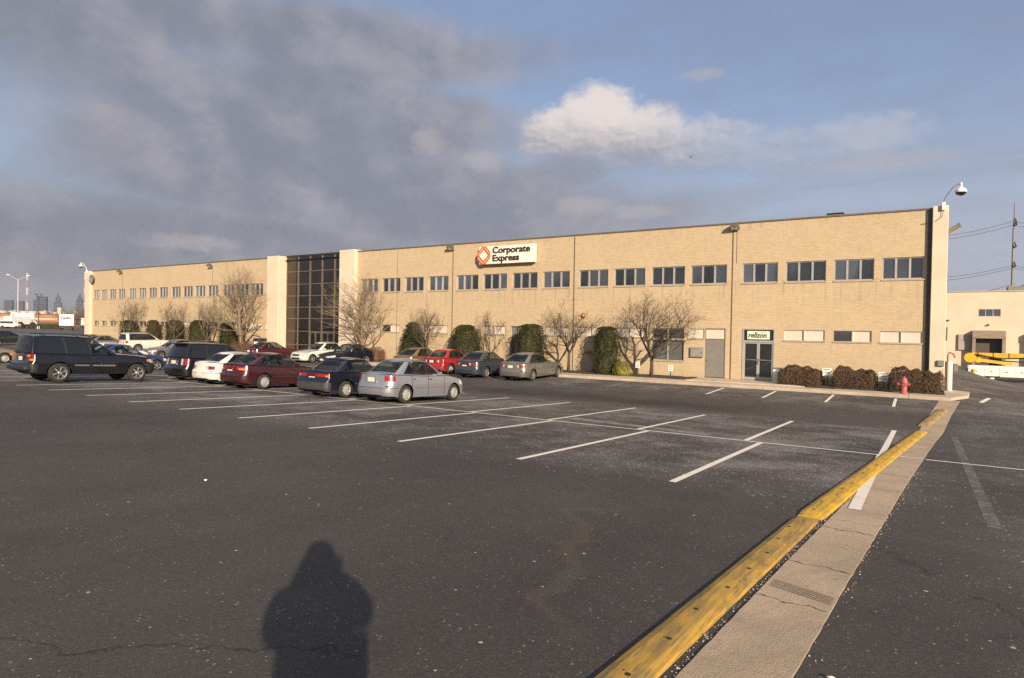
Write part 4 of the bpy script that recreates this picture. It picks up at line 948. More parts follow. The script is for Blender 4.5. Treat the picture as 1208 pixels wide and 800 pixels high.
            r.build('rim', M['alloy'] if S['rim'] == 'alloy' else M['cap'], to)
    u = MB(); u.box(xR + .25, xF - .3, -(a - .26), a - .26, zs_ - .02, zref); u.box(xR + .12, xF - .15, -(a - .12), a - .12, zs_ + .36, zs_ + .40)
    for wx in (0, wb): u.tube([(wx, -(a - .2), wr), (wx, a - .2, wr)], .05, 6)
    u.tube([(xR + .02, -.45, zs_ - .0), (xR + .4, -.45, zs_ - .0)], .03, 6); u.build('underbody', M['black'], root)
    # seats seen through the glass
    sm = MB(); zc = S['belt'] - .02
    for sy in (-.36, .36):
        for sx in ((xc + xb) / 2 + .12,):
            sm.bbox(sx - .12, sx + .02, sy - .22, sy + .22, zc - .2, zc + .14, .05); sm.bbox(sx - .12, sx - .02, sy - .12, sy + .12, zc + .17, zc + .33, .04); sm.tube([(sx - .07, sy, zc + .1), (sx - .07, sy, zc + .2)], .02, 5)
    sm.bbox(xb + .22, xb + .40, -.58, .58, zc - .2, zc + .12, .05)
    for sy in (-.34, .34): sm.bbox(xb + .22, xb + .32, sy - .12, sy + .12, zc + .1, zc + .24, .04)
    sm.build('seat', M['seat'], root)
    sw = MB(); sxx = xc - .62; cyc = [(sxx + .04 * math.sin(q), .36 + .17 * math.cos(q), zc + .06 + .15 * math.sin(q)) for q in np.linspace(0, 2 * PI, 15)]; sw.tube(cyc, .014, 5); sw.build('steering_wheel', M['black'], root)
    # mirrors
    if S['mir']:
        for sg in (-1, 1):
            mx = xc - .52; mz = ztop(mx) + .07; mm = MB()
            mm.loft([[(mx + dx, sg * yy, mz + dz) for yy, dz in ((a - .10, -.05), (a + .08, -.055), (a + .10, .0), (a + .08, .065), (a - .05, .065), (a - .10, .03))] for dx in (-.05, .01)] + [[(mx + .07, sg * (a - .02 + yy), mz + dz) for yy, dz in ((-.05, -.03), (.05, -.03), (.06, 0), (.05, .03), (-.03, .03), (-.05, .01))]], caps=True)
            mm.build('mirror', S.get('mirm') or pm, root)
    zp = S.get('zplate', zref + .22); pb = MB(); xp = xR + .012
    if zp > S['zb']: xp = xR + .05 + S.get('rake', .05) * max(0, ((zp - zs_) / (S['tail'] - zs_) - .5) / .5)
    pb.bbox(xp - .012, xp + .03, -.155, .155, zp - .075, zp + .075, .006); po = pb.build('license_plate', M['plate'], root)
    d = MB()
    for k, wd in enumerate((.03, .03, .03, .03, .03, .03)): 
        yy = -.115 + k * .046; d.box(xp - .0135, xp - .0122, yy - .006, yy + .012, zp - .03, zp + .025)
    if S.get('frontplate'):
        xq = xF - .0; pb = MB(); pb.bbox(xq - .05, xq + .012, -.155, .155, .36, .48, .006); pb.build('license_plate', M['plate'], root)
    if S.get('recess', True):
        d = MB(); d.box(xp + .0, xp + .02, -.26, .26, zp - .10, zp + .10); d.build('plate_recess', S.get('recm') or M['dark'], root)
    for ex in S.get('extras', []): ex(root, S, dict(xF=xF, xR=xR, a=a, ztop=ztop, xp=xp, H=H))
    return root
CARGL = m_car_glass('car_glass', (.62, .69, .68), .34); DARKGL = m_car_glass('privacy_glass', (.12, .13, .14), .86)
PT = dict(black=m_paint('black_paint', (.006, .006, .008), .1, .25), silver=m_paint('silver_paint', (.30, .31, .345), .55, .34, .3), navy=m_paint('navy_paint', (.009, .010, .022), .25, .3), maroon=m_paint('maroon_paint', (.050, .008, .012), .3, .32),
          white=m_paint('car_white', (.60, .575, .54), 0, .3), blue=m_paint('bright_blue_paint', (.012, .035, .15), .3, .28), red=m_paint('red_paint', (.30, .012, .014), .1, .28), slate=m_paint('slate_blue_paint', (.045, .058, .072), .4, .3),
          sage=m_paint('sage_silver_paint', (.19, .19, .165), .5, .33), tan=m_paint('tan_paint', (.20, .135, .06), .4, .32), gold=m_paint('beige_paint', (.27, .22, .145), .45, .35), green=m_paint('dark_green_paint', (.012, .020, .015), .2, .3), gun=m_paint('gunmetal_paint', (.035, .038, .044), .4, .3), dsil=m_paint('dull_silver_paint', (.19, .19, .20), .5, .35), wine=m_paint('wine_paint', (.065, .011, .016), .3, .3))
SEDAN = dict()
SUV = dict(L=4.95, W=1.90, H=1.80, wb=2.96, ro=1.08, wr=.385, sill=.34, nose=1.0, cowl=1.15, belt=1.12, deck=1.12, tail=1.13, xc=2.30, xrf=1.30, xrr=-.88, xb=-1.0, wroof=.64, rcr=.22, bowr=.06, zref=.72, zb=.74, doors=(2.12, 1.12, .22), rake=.03, hl=(.32, .8), hlwrap=.36, tla=1, tl=(.32, .95), tly=.62, tlwrap=.24, trim=(4,), spokes=6, zplate=.92, rearbow=.08, bowcabin=.2, shoulder=.06,
           pill=[(1.92, 1.16, 'p'), (1.17, 1.08, 'w'), (1.07, .99, 'k'), (.30, .16, 'w'), (.20, .06, 'k'), (-.76, -.68, 'w'), (-.93, -.82, 'p')], roofrake=.0)
VAN = dict(L=4.85, W=1.92, H=1.74, wb=2.92, ro=.98, wr=.335, sill=.20, nose=.80, cowl=1.04, belt=1.03, deck=1.06, tail=1.08, xc=2.72, xrf=1.55, xrr=-.55, xb=-.88, wroof=.66, rcr=.30, bowr=.12, zref=.58, zb=.60, doors=(2.35, 1.32, .25), rake=.06, hl=(.32, .95), tl=(.32, .95), tly=.58, tlwrap=.30, zplate=.86, rearbow=.16, bowcabin=.28,
           pill=[(2.3, 1.32, 'p'), (1.34, 1.28, 'w'), (1.26, 1.20, 'k'), (.30, .26, 'w'), (.22, .18, 'k'), (-.60, -.42, 'w'), (-.76, -.5, 'p')])
def rack(root, S, q):
    m = MB()
    for sg in (-1, 1):
        y = sg * (S['wroof'] - .02); z = S['H']
        m.tube([(-.62, y, z - .07), (-.5, y, z + .035), (1.0, y, z + .045), (1.16, y, z - .05)], .022, 6)
    for x in (-.35, .85): m.tube([(x, -S['wroof'] + .02, S['H'] + .04), (x, S['wroof'] - .02, S['H'] + .04)], .02, 6)
    m.build('roof_rack', M['dark'], root)
def bars(root, S, q):
    m = MB(); a = q['a']
    for sg in (-1, 1):
        for x0, x1 in ((1.18, 2.05), (.52, 1.06)): m.bbox(x0, x1, sg * (a + .002) - .02, sg * (a + .002) + .02, .655, .715, .01)
    m.build('side_moulding', M['chrome'], root)
    m = MB(); m.bbox(q['xR'] - .10, q['xR'] + .18, -a + .05, a - .05, .47, .66, .05); m.build('step_bumper', M['dark'], root)
    m = MB()
    for sg in (-1, 1): m.tube([(q['xR'] + .10, sg * (a - .012), .88), (q['xR'] + .10, sg * (a - .012), 1.0)], .035, 8)
def band(z0, z1, mat='dark', nm='tail_panel', yk=.48):
    def f(root, S, q):
        m = MB(); xp = q['xR'] + .055; m.bbox(xp - .006, xp + .03, -q['a'] * yk, q['a'] * yk, z0, z1, .008); m.build(nm, M[mat], root)
    return f
def moulding(z, h=.05, mat='dark'):
    def f(root, S, q):
        m = MB()
        for sg in (-1, 1):
            for x0, x1 in ((S['wr'] + .1, S['doors'][1] - .02), (S['doors'][1] + .02, S['wb'] - S['wr'] - .1)):
                yy = sg * (q['a'] - .004); m.bbox(x0, x1, yy - .014, yy + .014, z, z + h, .006)
        m.build('side_moulding', M[mat], root)
    return f
def amber_reflect(root, S, q):
    m = MB()
    for sg in (-1, 1):
        y0 = sg * q['a'] * .80; m.bbox(q['xR'] - .0, q['xR'] + .08, min(y0, y0 + sg * .15), max(y0, y0 + sg * .15), 1.0, 1.08, .01)
    m.build('tail_light', M['amber'], root)
def spoiler(root, S, q):
    m = MB(); m.bbox(S['xrr'] - .26, S['xrr'] + .06, -.56, .56, S['H'] - .10, S['H'] - .055, .018); m.build('spoiler', S['pm'], root)
def reflector(root, S, q):
    m = MB(); a = q['a']
    for sg in (-1, 1): m.bbox(q['xF'] - .52, q['xF'] - .40, sg * (a - .05) - .02, sg * (a - .05) + .02, .83, .97, .01)
    m.build('turn_signal', M['amber'], root)
# front rows
make_car('black sport utility vehicle with chrome side mouldings parked apart at the left', 'suv', (-29.72, 11.47, -.01), PT['black'], glass=DARKGL, trimcol=M['dark'], bumper=M['dark'], handle=M['dark'], extras=[rack, bars, reflector, amber_reflect], **SUV)
make_car('silver sedan with large red tail lights, nearest car in the second row', 'sedan', (-15.98, 16.64, .0), PT['silver'], L=4.52, W=1.74, H=1.47, wb=2.69, ro=.95, nose=.70, cowl=.97, belt=.95, deck=1.0, tail=.98, xc=2.30, xrf=1.36, xrr=.28, xb=-.42, doors=(2.08, 1.16, .28), rim='cap', spokes=7, tl=(.5, .91), tly=.60, tlwrap=.36, rcr=.42, bowr=.18, zplate=.80, trimcol=PT['silver'], extras=[moulding(.52, .035, 'steel')], recm=PT['silver'], handle=M['dark'], hl=(.3, .95), zb=.56, zref=.54)
make_car('dark navy boxy sedan with a grey bumper beside the silver sedan', 'sedan', (-18.72, 16.42, .0), PT['navy'], L=4.55, W=1.72, H=1.40, wb=2.62, ro=1.0, nose=.70, cowl=.93, belt=.92, deck=.95, tail=.94, xc=1.95, xrf=1.28, xrr=.20, xb=-.42, rcr=.18, rcf=.25, bowf=.08, bowr=.05, doors=(1.90, 1.0, .18), rim='cap', spokes=8, tla=1, tl=(.5, .80), tly=.32, tlwrap=.14, bumper=plain('grey_bumper', (.045, .045, .05), .6), zplate=.79, extras=[band(.76, .87, 'dred', 'tail_panel', .30), moulding(.50, .06)], recess=False, zb=.60, zref=.58)
make_car('dark maroon sedan with white hubcaps and a full-width red tail panel', 'sedan', (-23.62, 16.46, .0), PT['maroon'], L=4.80, W=1.76, H=1.42, wb=2.68, ro=1.10, nose=.68, cowl=.94, belt=.93, deck=1.0, tail=.99, xc=2.15, xrf=1.30, xrr=.12, xb=-.62, doors=(2.0, 1.05, .18), rim='cap', spokes=9, tla=1, tl=(.5, .80), tly=.35, tlwrap=.22, zplate=.80, extras=[band(.78, .90, 'dred', 'tail_panel', .38), moulding(.50, .05)], recess=False, zb=.56, zref=.55)
make_car('white coupe-like sedan squeezed between the black minivan and the maroon sedan', 'sedan', (-26.25, 16.75, .0), PT['white'], L=4.70, W=1.74, H=1.38, wb=2.66, ro=1.05, nose=.66, cowl=.92, belt=.91, deck=.97, tail=.96, xc=2.05, xrf=1.22, xrr=.14, xb=-.58, tl=(.32, .66), tly=.42, tlwrap=.24, zplate=.46, rim='cap', spokes=7, recess=False, extras=[], zb=.56)
make_car('black minivan with slanted red tail lights beside the white sedan', 'minivan', (-29.15, 17.1, .0), PT['black'], glass=DARKGL, extras=[spoiler], pm=PT['black'], recm=M['chrome'], **dict(VAN, H=1.72))
make_car('bright blue sedan behind the black sport utility vehicle', 'sedan', (-39.25, 17.75, .0), PT['blue'], L=4.45, W=1.70, H=1.42, wb=2.66, ro=.88, xb=-.35, xrr=.35, xrf=1.3, spokes=5, handle=PT['blue'])
# row along the building
make_car('tan sedan mostly hidden between the red and the silver sedans', 'sedan', (-28.0, 31.2, .0), PT['tan'], L=4.7, H=1.42, ro=1.05, xb=-.6, tl=(.32, .66), rim='cap', spokes=7)
make_car('bright red small sedan in the row along the building', 'sedan', (-25.10, 30.7, .0), PT['red'], L=4.35, W=1.68, H=1.42, wb=2.52, ro=.92, nose=.7, cowl=.95, belt=.94, deck=.98, tail=.97, xc=1.98, xrf=1.22, xrr=.12, xb=-.42, doors=(1.85, .98, .16), rcr=.2, rim='cap', spokes=6, tl=(.5, .80), tly=.5, bumper=plain('dull_red_bumper', (.20, .03, .03), .55), zplate=.80)
make_car('slate blue sedan between the red and the pale silver sedans', 'sedan', (-21.95, 30.0, .0), PT['slate'], L=4.8, W=1.76, H=1.42, wb=2.70, ro=1.08, spokes=10, tl=(.5, .80), tly=.38, zplate=.78, deck=.99, tail=.98, extras=[band(.78, .88, 'dred', 'tail_panel', .34)], recess=False)
make_car('pale greenish silver sedan at the right end of the row along the building', 'sedan', (-18.92, 30.12, .0), PT['sage'], L=4.85, W=1.80, H=1.44, wb=2.86, ro=1.05, xc=2.3, xrf=1.4, xrr=.22, xb=-.62, doors=(2.15, 1.15, .25), spokes=7, tl=(.5, .80), tly=.52, tlwrap=.3, zplate=.80, deck=1.0, tail=.99, recm=PT['sage'], extras=[moulding(.5, .035, 'steel')])
make_car('dark sedan facing out in front of the leafless tree at the glass tower', 'sedan', (-35.9, 34.2, .0), PT['navy'], flip=True, spokes=6, frontplate=True, hl=(.30, .95))
make_car('white sedan facing out in front of the glass entrance', 'sedan', (-39.6, 34.9, .0), PT['white'], flip=True, L=4.6, H=1.46, wb=2.68, xb=-.6, xrr=.05, spokes=7)
make_car('wine red sedan at the left edge of the glass entrance', 'sedan', (-43.9, 31.3, .0), PT['wine'], L=4.7, H=1.42, ro=1.05, tl=(.5, .80), zplate=.8)
make_car('white sport utility vehicle with black windows in the far left of the lot', 'suv', (-64.2, 31.8, .0), PT['white'], glass=DARKGL, extras=[rack], bumper=PT['white'], pm=PT['white'], **dict(SUV, trim=None))
make_car('dull silver sedan facing out in the far row right of the white sport utility vehicle', 'sedan', (-53.0, 30.7, .0), PT['dsil'], flip=True, spokes=6)
make_car('dark gunmetal sedan facing out between the silver sedan and the black minivan', 'sedan', (-49.3, 30.9, .0), PT['gun'], flip=True, spokes=6)
make_car('dark red car just showing over the roof of the black sport utility vehicle', 'sedan', (-64.8, 25.6, .0), PT['wine'], L=4.5, H=1.46)
make_car('charcoal sedan left of the white sport utility vehicle in the far row', 'sedan', (-75.5, 32.2, .0), PT['gun'], L=4.6)
make_car('small silver sedan with red tail lights left of the white sport utility vehicle', 'sedan', (-72.2, 32.0, .0), PT['dsil'], L=4.4, H=1.4, tl=(.5, .80))
make_car('white car roof showing just past the windshield of the black sport utility vehicle', 'sedan', (-50.3, 22.4, .0), PT['white'], L=4.5, H=1.40)
make_car('beige sedan cut by the left edge of the picture', 'sedan', (-48.4, 13.3, .0), PT['gold'], L=4.7, H=1.44, rim='cap', spokes=8)
make_car('dark green pickup-height wagon far left behind the beige sedan', 'station wagon', (-89.0, 28.9, .0), PT['green'], glass=DARKGL, **dict(SUV, trim=None, H=1.72))

# ------------------------------------------------------------------ vegetation
def bare_tree(label, base, height, width, stems=3, fork=.8, mat=0, upright=.0, seed=1, trunk_r=.09, levels=5, kids=(3, 3), group='bare winter trees along the front of the building', lean=0, kind='bare_tree', loose=1.0, twig=.0065):
    """leafless tree: tapered limbs split again and again into fine twigs"""
    rng = np.random.default_rng(seed); segs = []          # (p0, p1, r0, r1, level)
    def grow(p, d, L, r, lv):
        n = 3 if lv < 3 else 2; pts = [p]; q = p.copy(); dd = d.copy(); rr = [r]
        for i in range(n):
            dd = dd + rng.normal(0, .13 + .05 * lv, 3) * loose; dd[2] += .05 + .07 * (lv > 1) * (1 if upright else .6); dd /= np.linalg.norm(dd)
            q = q + dd * L / n; pts.append(q.copy()); rr.append(r * (1 - .42 * (i + 1) / n))
        segs.append((pts, rr, lv))
        if lv >= levels: return
        k = int(rng.integers(kids[0], kids[1] + 1)) + (1 if lv in (2, 3) else 0)
        for c in range(k):
            at = .35 + .65 * (c + rng.random() * .8) / k; at = min(at, 1); f = at * n; i = min(int(f), n - 1); b = pts[i] + (pts[i + 1] - pts[i]) * (f - i)
            az = rng.random() * 2 * PI; e = rng.normal(0, 1, 3); e -= dd * (e @ dd); e /= np.linalg.norm(e) + 1e-9
            sp = rng.uniform(.45, .85) if at < .98 else rng.uniform(.1, .35)
            nd = dd * math.cos(sp) + e * math.sin(sp); nd[2] += .12; nd /= np.linalg.norm(nd)
            grow(b, nd, L * rng.uniform(.58, .80), max(rr[i] * rng.uniform(.45, .65), twig), lv + 1)
    tb = MB()
    if upright:      # single leader with limbs leaving it all the way up
        H = height; pts = []; q = np.array([0, 0, 0.]); dd = np.array([lean, 0, 1.])
        for i in range(9): pts.append(q.copy()); dd = dd + rng.normal(0, .03, 3); dd /= np.linalg.norm(dd); q = q + dd * H * .86 / 8
        rr = [trunk_r * (1.25 if i == 0 else 1 - .105 * i) for i in range(9)]; segs.append((pts, rr, 0))
        nl = 26
        for c in range(nl):
            f = .14 + .80 * (c / nl) ** .9; i = min(int(f * 8), 7); b = pts[i] + (pts[i + 1] - pts[i]) * (f * 8 - i); az = c * 2.4 + rng.random() * .5
            el = rng.uniform(.45, .75) + .5 * f; d = np.array([math.cos(az) * math.cos(el), math.sin(az) * math.cos(el), math.sin(el)])
            grow(b, d, H * .40 * (1 - .62 * f) * rng.uniform(.8, 1.15), rr[i] * .42, 2)
    else:
        segs.append(([np.array([0, 0, 0.]), np.array([.01, .01, fork * .5]), np.array([.0, .03, fork])], [trunk_r * 1.25, trunk_r, trunk_r * .95], 0))
        for c in range(stems):
            az = c * 2 * PI / stems + rng.random() * .9; el = rng.uniform(.80, 1.15); d = np.array([math.cos(az) * math.cos(el), math.sin(az) * math.cos(el), math.sin(el)])
            grow(np.array([0, .02, fork * rng.uniform(.75, 1.0)]), d, height * .36, trunk_r * .68, 1)
    allp = np.array([p for s in segs for p in s[0]]); zmax = np.percentile(allp[:, 2], 99.7); rad = np.percentile(np.hypot(allp[:, 0], allp[:, 1]), 98)
    kz = height / zmax; kx = width / 2 / rad
    T_, C_ = MB(), MB()
    for pts, rr, lv in segs:
        pp = [(p[0] * kx, p[1] * kx, p[2] * kz) for p in pts]
        if lv <= 1: T_.tube(pp, rr, 8 if lv == 0 else 6, mi=0)
        else: C_.tube(pp, rr, 4 if lv < 4 else 3, caps=False)
    t = thing(kind, label, 'tree', base, group=group)
    T_.build('trunk', BARK[mat], t, smooth=True); C_.build('crown', BARK[mat], t)
    return t
def leaf_fill(mb, sampler, n, size, rng, flat=0.0):
    """n little leaf faces at points and outward normals given by sampler"""
    vs = []; fs = []
    for i in range(n):
        p, nn = sampler(); d = nn + rng.normal(0, .55, 3); d /= np.linalg.norm(d); e = np.cross(d, rng.normal(0, 1, 3)); e /= np.linalg.norm(e) + 1e-9; g = np.cross(d, e)
        s = size * rng.uniform(.6, 1.35); w = s * .45; o = len(vs)
        vs += [p - e * s * .5, p + g * w * .5 + d * s * .12, p + e * s * .5, p - g * w * .5 + d * s * .12]; fs.append((o, o + 1, o + 2, o + 3))
    mb.add(vs, fs)
def clipped_yew(label, base, w0, w1, h, seed, n=5200, mat=None, group='clipped yews along the front of the building', lean=0, dome=.25, leaf=.10):
    rng = np.random.default_rng(seed); ph = rng.random(6) * 6
    def rad(z, az):
        t = z / h; r = (w0 + (w1 - w0) * t) / 2
        if t > 1 - dome: r *= math.sqrt(max(0, 1 - ((t - 1 + dome) / dome) ** 2 * .88))
        if t < .08: r *= .86 + 1.75 * t
        return r * (1 + .07 * math.sin(2 * az + ph[3] + t * 3) + .05 * math.sin(3 * az + ph[0] + t * 5) + .05 * math.sin(5 * az + ph[1] - t * 9) + .04 * math.sin(9 * az + ph[2] + t * 17))
    def smp():
        z = h * (1 - (1 - rng.random()) ** 1.0); az = rng.random() * 2 * PI
        if rng.random() < .16: z = h * (1 - dome * rng.random() ** 2 * .5)
        r = rad(z, az) * (1.06 - .26 * rng.random() ** 1.6) if rng.random() < .86 else rad(z, az) * math.sqrt(rng.random())
        return np.array([r * math.cos(az) + lean * z, r * math.sin(az), z]), np.array([math.cos(az), math.sin(az), .35])
    t = thing('clipped_yew', label, 'shrub', base, group=group)
    f = MB(); leaf_fill(f, smp, n, leaf, rng)
    c = [[((rad(z, a) - .10) * .9 * math.cos(a) + lean * z, (rad(z, a) - .10) * .9 * math.sin(a), z) for a in np.arange(14) * 2 * PI / 14] for z in np.linspace(.02, h * .97, 9)]
    f.loft(c, caps=True); f.build('foliage', mat or YEW, t)
    s = MB()
    for k in range(4): s.tube([(.05 * math.cos(k * 1.6), .05 * math.sin(k * 1.6), 0), (.25 * math.cos(k * 1.6), .25 * math.sin(k * 1.6), .8)], .03, 5)
    s.build('stem', BARK[2], t); return t
def hedge(label, x0, x1, y0, y1, h, z, mat, seed, n=6000, kind='clipped_hedge', group=None, leaf=.07, ragged=.085):
    rng = np.random.default_rng(seed); lx, ly = (x1 - x0) / 2, (y1 - y0) / 2; ph = rng.random(8) * 6
    def wob(x, y): return 1 + ragged * (math.sin(x * 3.1 + ph[0]) + .7 * math.sin(x * 6.7 + y * 3 + ph[1]) + .5 * math.sin(x * 13 + ph[2]))
    def smp():
        k = rng.random(); u, v, w = rng.uniform(-1, 1, 3); n_ = np.array([0, 0, 1.])
        if k < .34: p = [u, v, 1]; n_ = np.array([0, 0, 1.])
        elif k < .70: p = [u, -1 if rng.random() < .75 else 1, w * .5 + .5]; n_ = np.array([0, p[1], .2])
        elif k < .88: p = [-1 if rng.random() < .5 else 1, v, w * .5 + .5]; n_ = np.array([p[0], 0, .2])
        else: p = [u, v, w * .5 + .5]
        r4 = (abs(p[0]) ** 7 + abs(p[1]) ** 5 + abs(p[2] * .999) ** 7) ** (1 / 6); r4 = max(r4, 1) if k < .88 else 1
        dp = 1.04 - .18 * rng.random() ** 1.4
        x, y, zz = p[0] / r4 * lx * dp, p[1] / r4 * ly * dp, p[2] / r4 * h * (1 - .10 * rng.random() ** 2)
        return np.array([x, y, max(.02, zz * wob(x, y))]), n_
    t = thing(kind, label, 'hedge', ((x0 + x1) / 2, (y0 + y1) / 2, z), group=group)
    f = MB(); leaf_fill(f, smp, n, leaf, rng); f.bbox(-lx + .12, lx - .12, -ly + .12, ly - .12, 0, h * .84, .12); f.build('foliage', mat, t)
    s = MB()
    for k in np.arange(-lx + .2, lx - .1, .35): s.tube([(k, rng.uniform(-.1, .1), 0), (k + rng.uniform(-.1, .1), rng.uniform(-.2, .2), h * .6)], .018, 5)
    s.build('stem', BARK[2], t); return t
YT = 35.6; ZG = -.62
bare_tree('widest bare tree with many stems in front of the curtained window', (-13.3, YT, ZG), 5.15, 5.7, 6, 1.0, 2, seed=21, trunk_r=.10, kids=(3, 3), twig=.0055)
bare_tree('bare vase-shaped tree between two clipped yews right of the parked cars', (-18.75, YT, ZG), 4.75, 5.2, 5, 1.35, 2, seed=5, trunk_r=.085, kids=(3, 3), twig=.0055)
bare_tree('slim bare tree behind the slate blue sedan', (-24.85, YT, ZG), 3.85, 3.0, 4, .8, 2, seed=9, trunk_r=.055, kids=(2, 3))
bare_tree('small dark bare tree between two yews behind the red sedan', (-30.5, YT, ZG), 4.35, 4.6, 4, .8, 2, seed=14, trunk_r=.08, kids=(3, 3), twig=.0055)
bare_tree('tall pale bare tree right of the glass entrance tower', (-36.9, YT, ZG), 6.75, 7.6, 3, 1.2, 1, upright=1, seed=3, trunk_r=.17, levels=5, kids=(2, 3))
bare_tree('tallest bare tree with a thick pale trunk left of the glass entrance tower', (-52.4, YT, ZG), 8.3, 7.2, 3, 1.2, 1, upright=1, seed=8, trunk_r=.24, levels=5, kids=(2, 3))
bare_tree('bare tree nearest the tall pale tree on the left wing', (-58.2, YT, ZG), 5.4, 3.5, 5, .9, 0, seed=31, trunk_r=.09, kids=(3, 3))
bare_tree('round bare tree in the middle of the left wing', (-63.7, YT, ZG), 5.1, 5.2, 5, .9, 0, seed=32, trunk_r=.10, kids=(3, 3))
bare_tree('broad bare tree at the far left end of the building', (-73.0, YT, ZG), 5.4, 6.8, 5, .9, 0, seed=33, trunk_r=.12, kids=(3, 3))
clipped_yew('tall narrow clipped yew standing alone right of the parked cars', (-16.3, 35.9, ZG), 1.75, 1.3, 2.85, 41, dome=.11)
clipped_yew('clipped yew in front of the recessed dark doorway', (-21.75, 35.9, ZG), 2.15, 1.6, 2.95, 42, dome=.11)
clipped_yew('broad round-topped clipped yew behind the red sedan', (-27.1, 35.9, ZG), 2.35, 1.8, 2.85, 43, dome=.25)
clipped_yew('dark cone-shaped clipped yew behind the tan sedan', (-32.05, 35.9, ZG), 2.15, 1.15, 3.0, 44, dome=.22)
clipped_yew('sharp-edged clipped yew just left of the tallest pale tree', (-55.2, 35.9, ZG), 1.95, 1.3, 2.8, 45, dome=.11)
clipped_yew('wide clipped yew second to the left from the tallest pale tree', (-60.0, 35.9, ZG), 2.15, 1.7, 3.0, 46, dome=.28)
clipped_yew('wide dark clipped yew above the silver sedan roofs', (-64.3, 35.9, ZG), 2.05, 1.75, 2.98, 47, dome=.18)
clipped_yew('brownish clipped yew above the white sport utility vehicle', (-68.4, 35.9, ZG), 1.6, 1.2, 2.95, 48, dome=.16, mat=m_leaf('browned_yew_leaves', (.035, .030, .012), (.06, .045, .02), (.09, .065, .03)))
clipped_yew('leftmost clipped yew under the broad bare tree', (-73.4, 35.9, ZG), 1.9, 1.5, 2.92, 49, dome=.2)
hedge('low clipped bronze hedge nearest the glass double door', -6.30, -4.22, 34.85, 36.3, .90, ZG, HEDGE, 61, 7000, group='clipped hedges under the end windows')
hedge('low clipped bronze hedge in the middle between two white signs', -3.76, -1.88, 34.85, 36.3, .94, ZG, HEDGE, 62, 7000, group='clipped hedges under the end windows')
hedge('largest clipped bronze hedge at the building corner behind the hydrant', -1.36, .80, 34.75, 36.3, 1.0, ZG, HEDGE, 63, 8000, group='clipped hedges under the end windows', ragged=.09)
hedge('rusty brown hedge at the foot of the tree right of the glass tower', -37.6, -35.1, 35.2, 36.5, .95, ZG, LOWH, 64, 3500)
hedge('rusty brown hedge at the foot of the tallest tree left of the glass tower', -54.0, -50.5, 35.2, 36.5, 1.05, ZG, LOWH, 65, 3500)
clipped_yew('small yellow-green shrub at the foot of the tall narrow yew', (-14.95, 35.25, ZG), 1.25, .9, .82, 66, 1500, YBUSH, None, dome=.6, leaf=.08)['category'] = 'shrub'

# ------------------------------------------------------------------ small things along the walk
t = thing('fire_hydrant', 'faded red fire hydrant in front of the corner hedge', 'fire hydrant', (-.70, 33.95, ZW)); m = MB()
m.lathe([(0, 0), (.17, 0), (.17, .05), (.115, .06), (.115, .46), (.15, .48), (.15, .54), (.125, .56), (.115, .64), (.07, .72), (.03, .75), (.03, .80), (0, .80)], (0, 0, 0), 18); m.build('barrel', M['hyd'], t, smooth=True)
m = MB(); m.tube([(-.22, 0, .42), (.22, 0, .42)], .055, 10); m.tube([(0, 0, .40), (0, -.22, .40)], .075, 12); m.build('outlet', M['hyd'], t)
m = MB(); m.tube([(-.255, 0, .42), (-.205, 0, .42)], .068, 8); m.tube([(.205, 0, .42), (.255, 0, .42)], .068, 8); m.tube([(0, -.26, .40), (0, -.2, .40)], .09, 8); m.build('cap', plain('hydrant_cap_red', (.30, .075, .08), .55), t)
t = thing('bollard', 'white steel bollard at the right corner of the building', 'bollard', (1.10, 37.35, ZW)); m = MB(); m.lathe([(.10, 0), (.10, 1.36), (.085, 1.42), (.05, 1.46), (0, 1.47)], (0, 0, 0), 16); m.build('post', M['white'], t, smooth=True); m = MB(); m.lathe([(.16, 0), (.16, .02), (.11, .025)], (0, 0, 0), 16); m.build('base', CONC, t)
t = thing('pipe_stand', 'thin rusty bent pipe behind the white bollard', 'pipe', (1.02, 38.2, ZW)); m = MB(); m.tube([(0, 0, 0), (0, 0, 1.7), (.05, 0, 1.86), (.22, 0, 1.78), (.3, 0, 1.6)], .035, 8); m.build('riser', plain('rust', (.16, .09, .05), .8), t); m = MB(); m.bbox(.22, .42, -.12, .1, .9, 1.3, .02); m.build('meter', M['steel'], t)
def stake(x, y, label, w=.30, h=.34, zt=.82, lines=3, kind='stake_sign', grp='small white signs in the planting bed', green=False):
    t = thing(kind, label, 'sign', (x, y, ZG), group=grp); m = MB(); m.box(-.025, .025, -.012, .012, 0, zt - .05); m.build('post', M['green'], t)
    m = MB(); m.bbox(-w / 2, w / 2, -.03, -.013, zt - h, zt, .004); m.build('panel', M['white'], t)
    m = MB()
    for k in range(lines): ww = w * (.34 - .07 * (k % 2)); m.box(-ww, ww, -.0345, -.0312, zt - .07 - k * h / (lines + .6) - .022, zt - .07 - k * h / (lines + .6) + .022)
    m.build('smudge', plain('sign_smudge', (.28, .2, .16), .7), t); return t
stake(-13.98, 35.2, 'small white stake sign left of the widest bare tree trunk', .27, .36, .84); stake(-12.02, 35.2, 'small white stake sign right of the widest bare tree trunk', .27, .36, .74)
stake(-4.02, 35.35, 'white sign between the first and the middle bronze hedge', .42, .40, .92, 2); stake(-1.58, 35.35, 'white sign between the middle and the largest bronze hedge', .42, .44, .84, 3)
t = thing('receptacle', 'squat pale grey bin between the glass double door and the first hedge', 'bin', (-6.52, 36.2, ZG)); m = MB(); m.bbox(-.2, .2, -.2, .2, 0, .72, .03); m.build('body', M['white'], t); m = MB(); m.bbox(-.23, .23, -.23, .23, .72, .80, .02); m.build('lid', M['steel'], t)
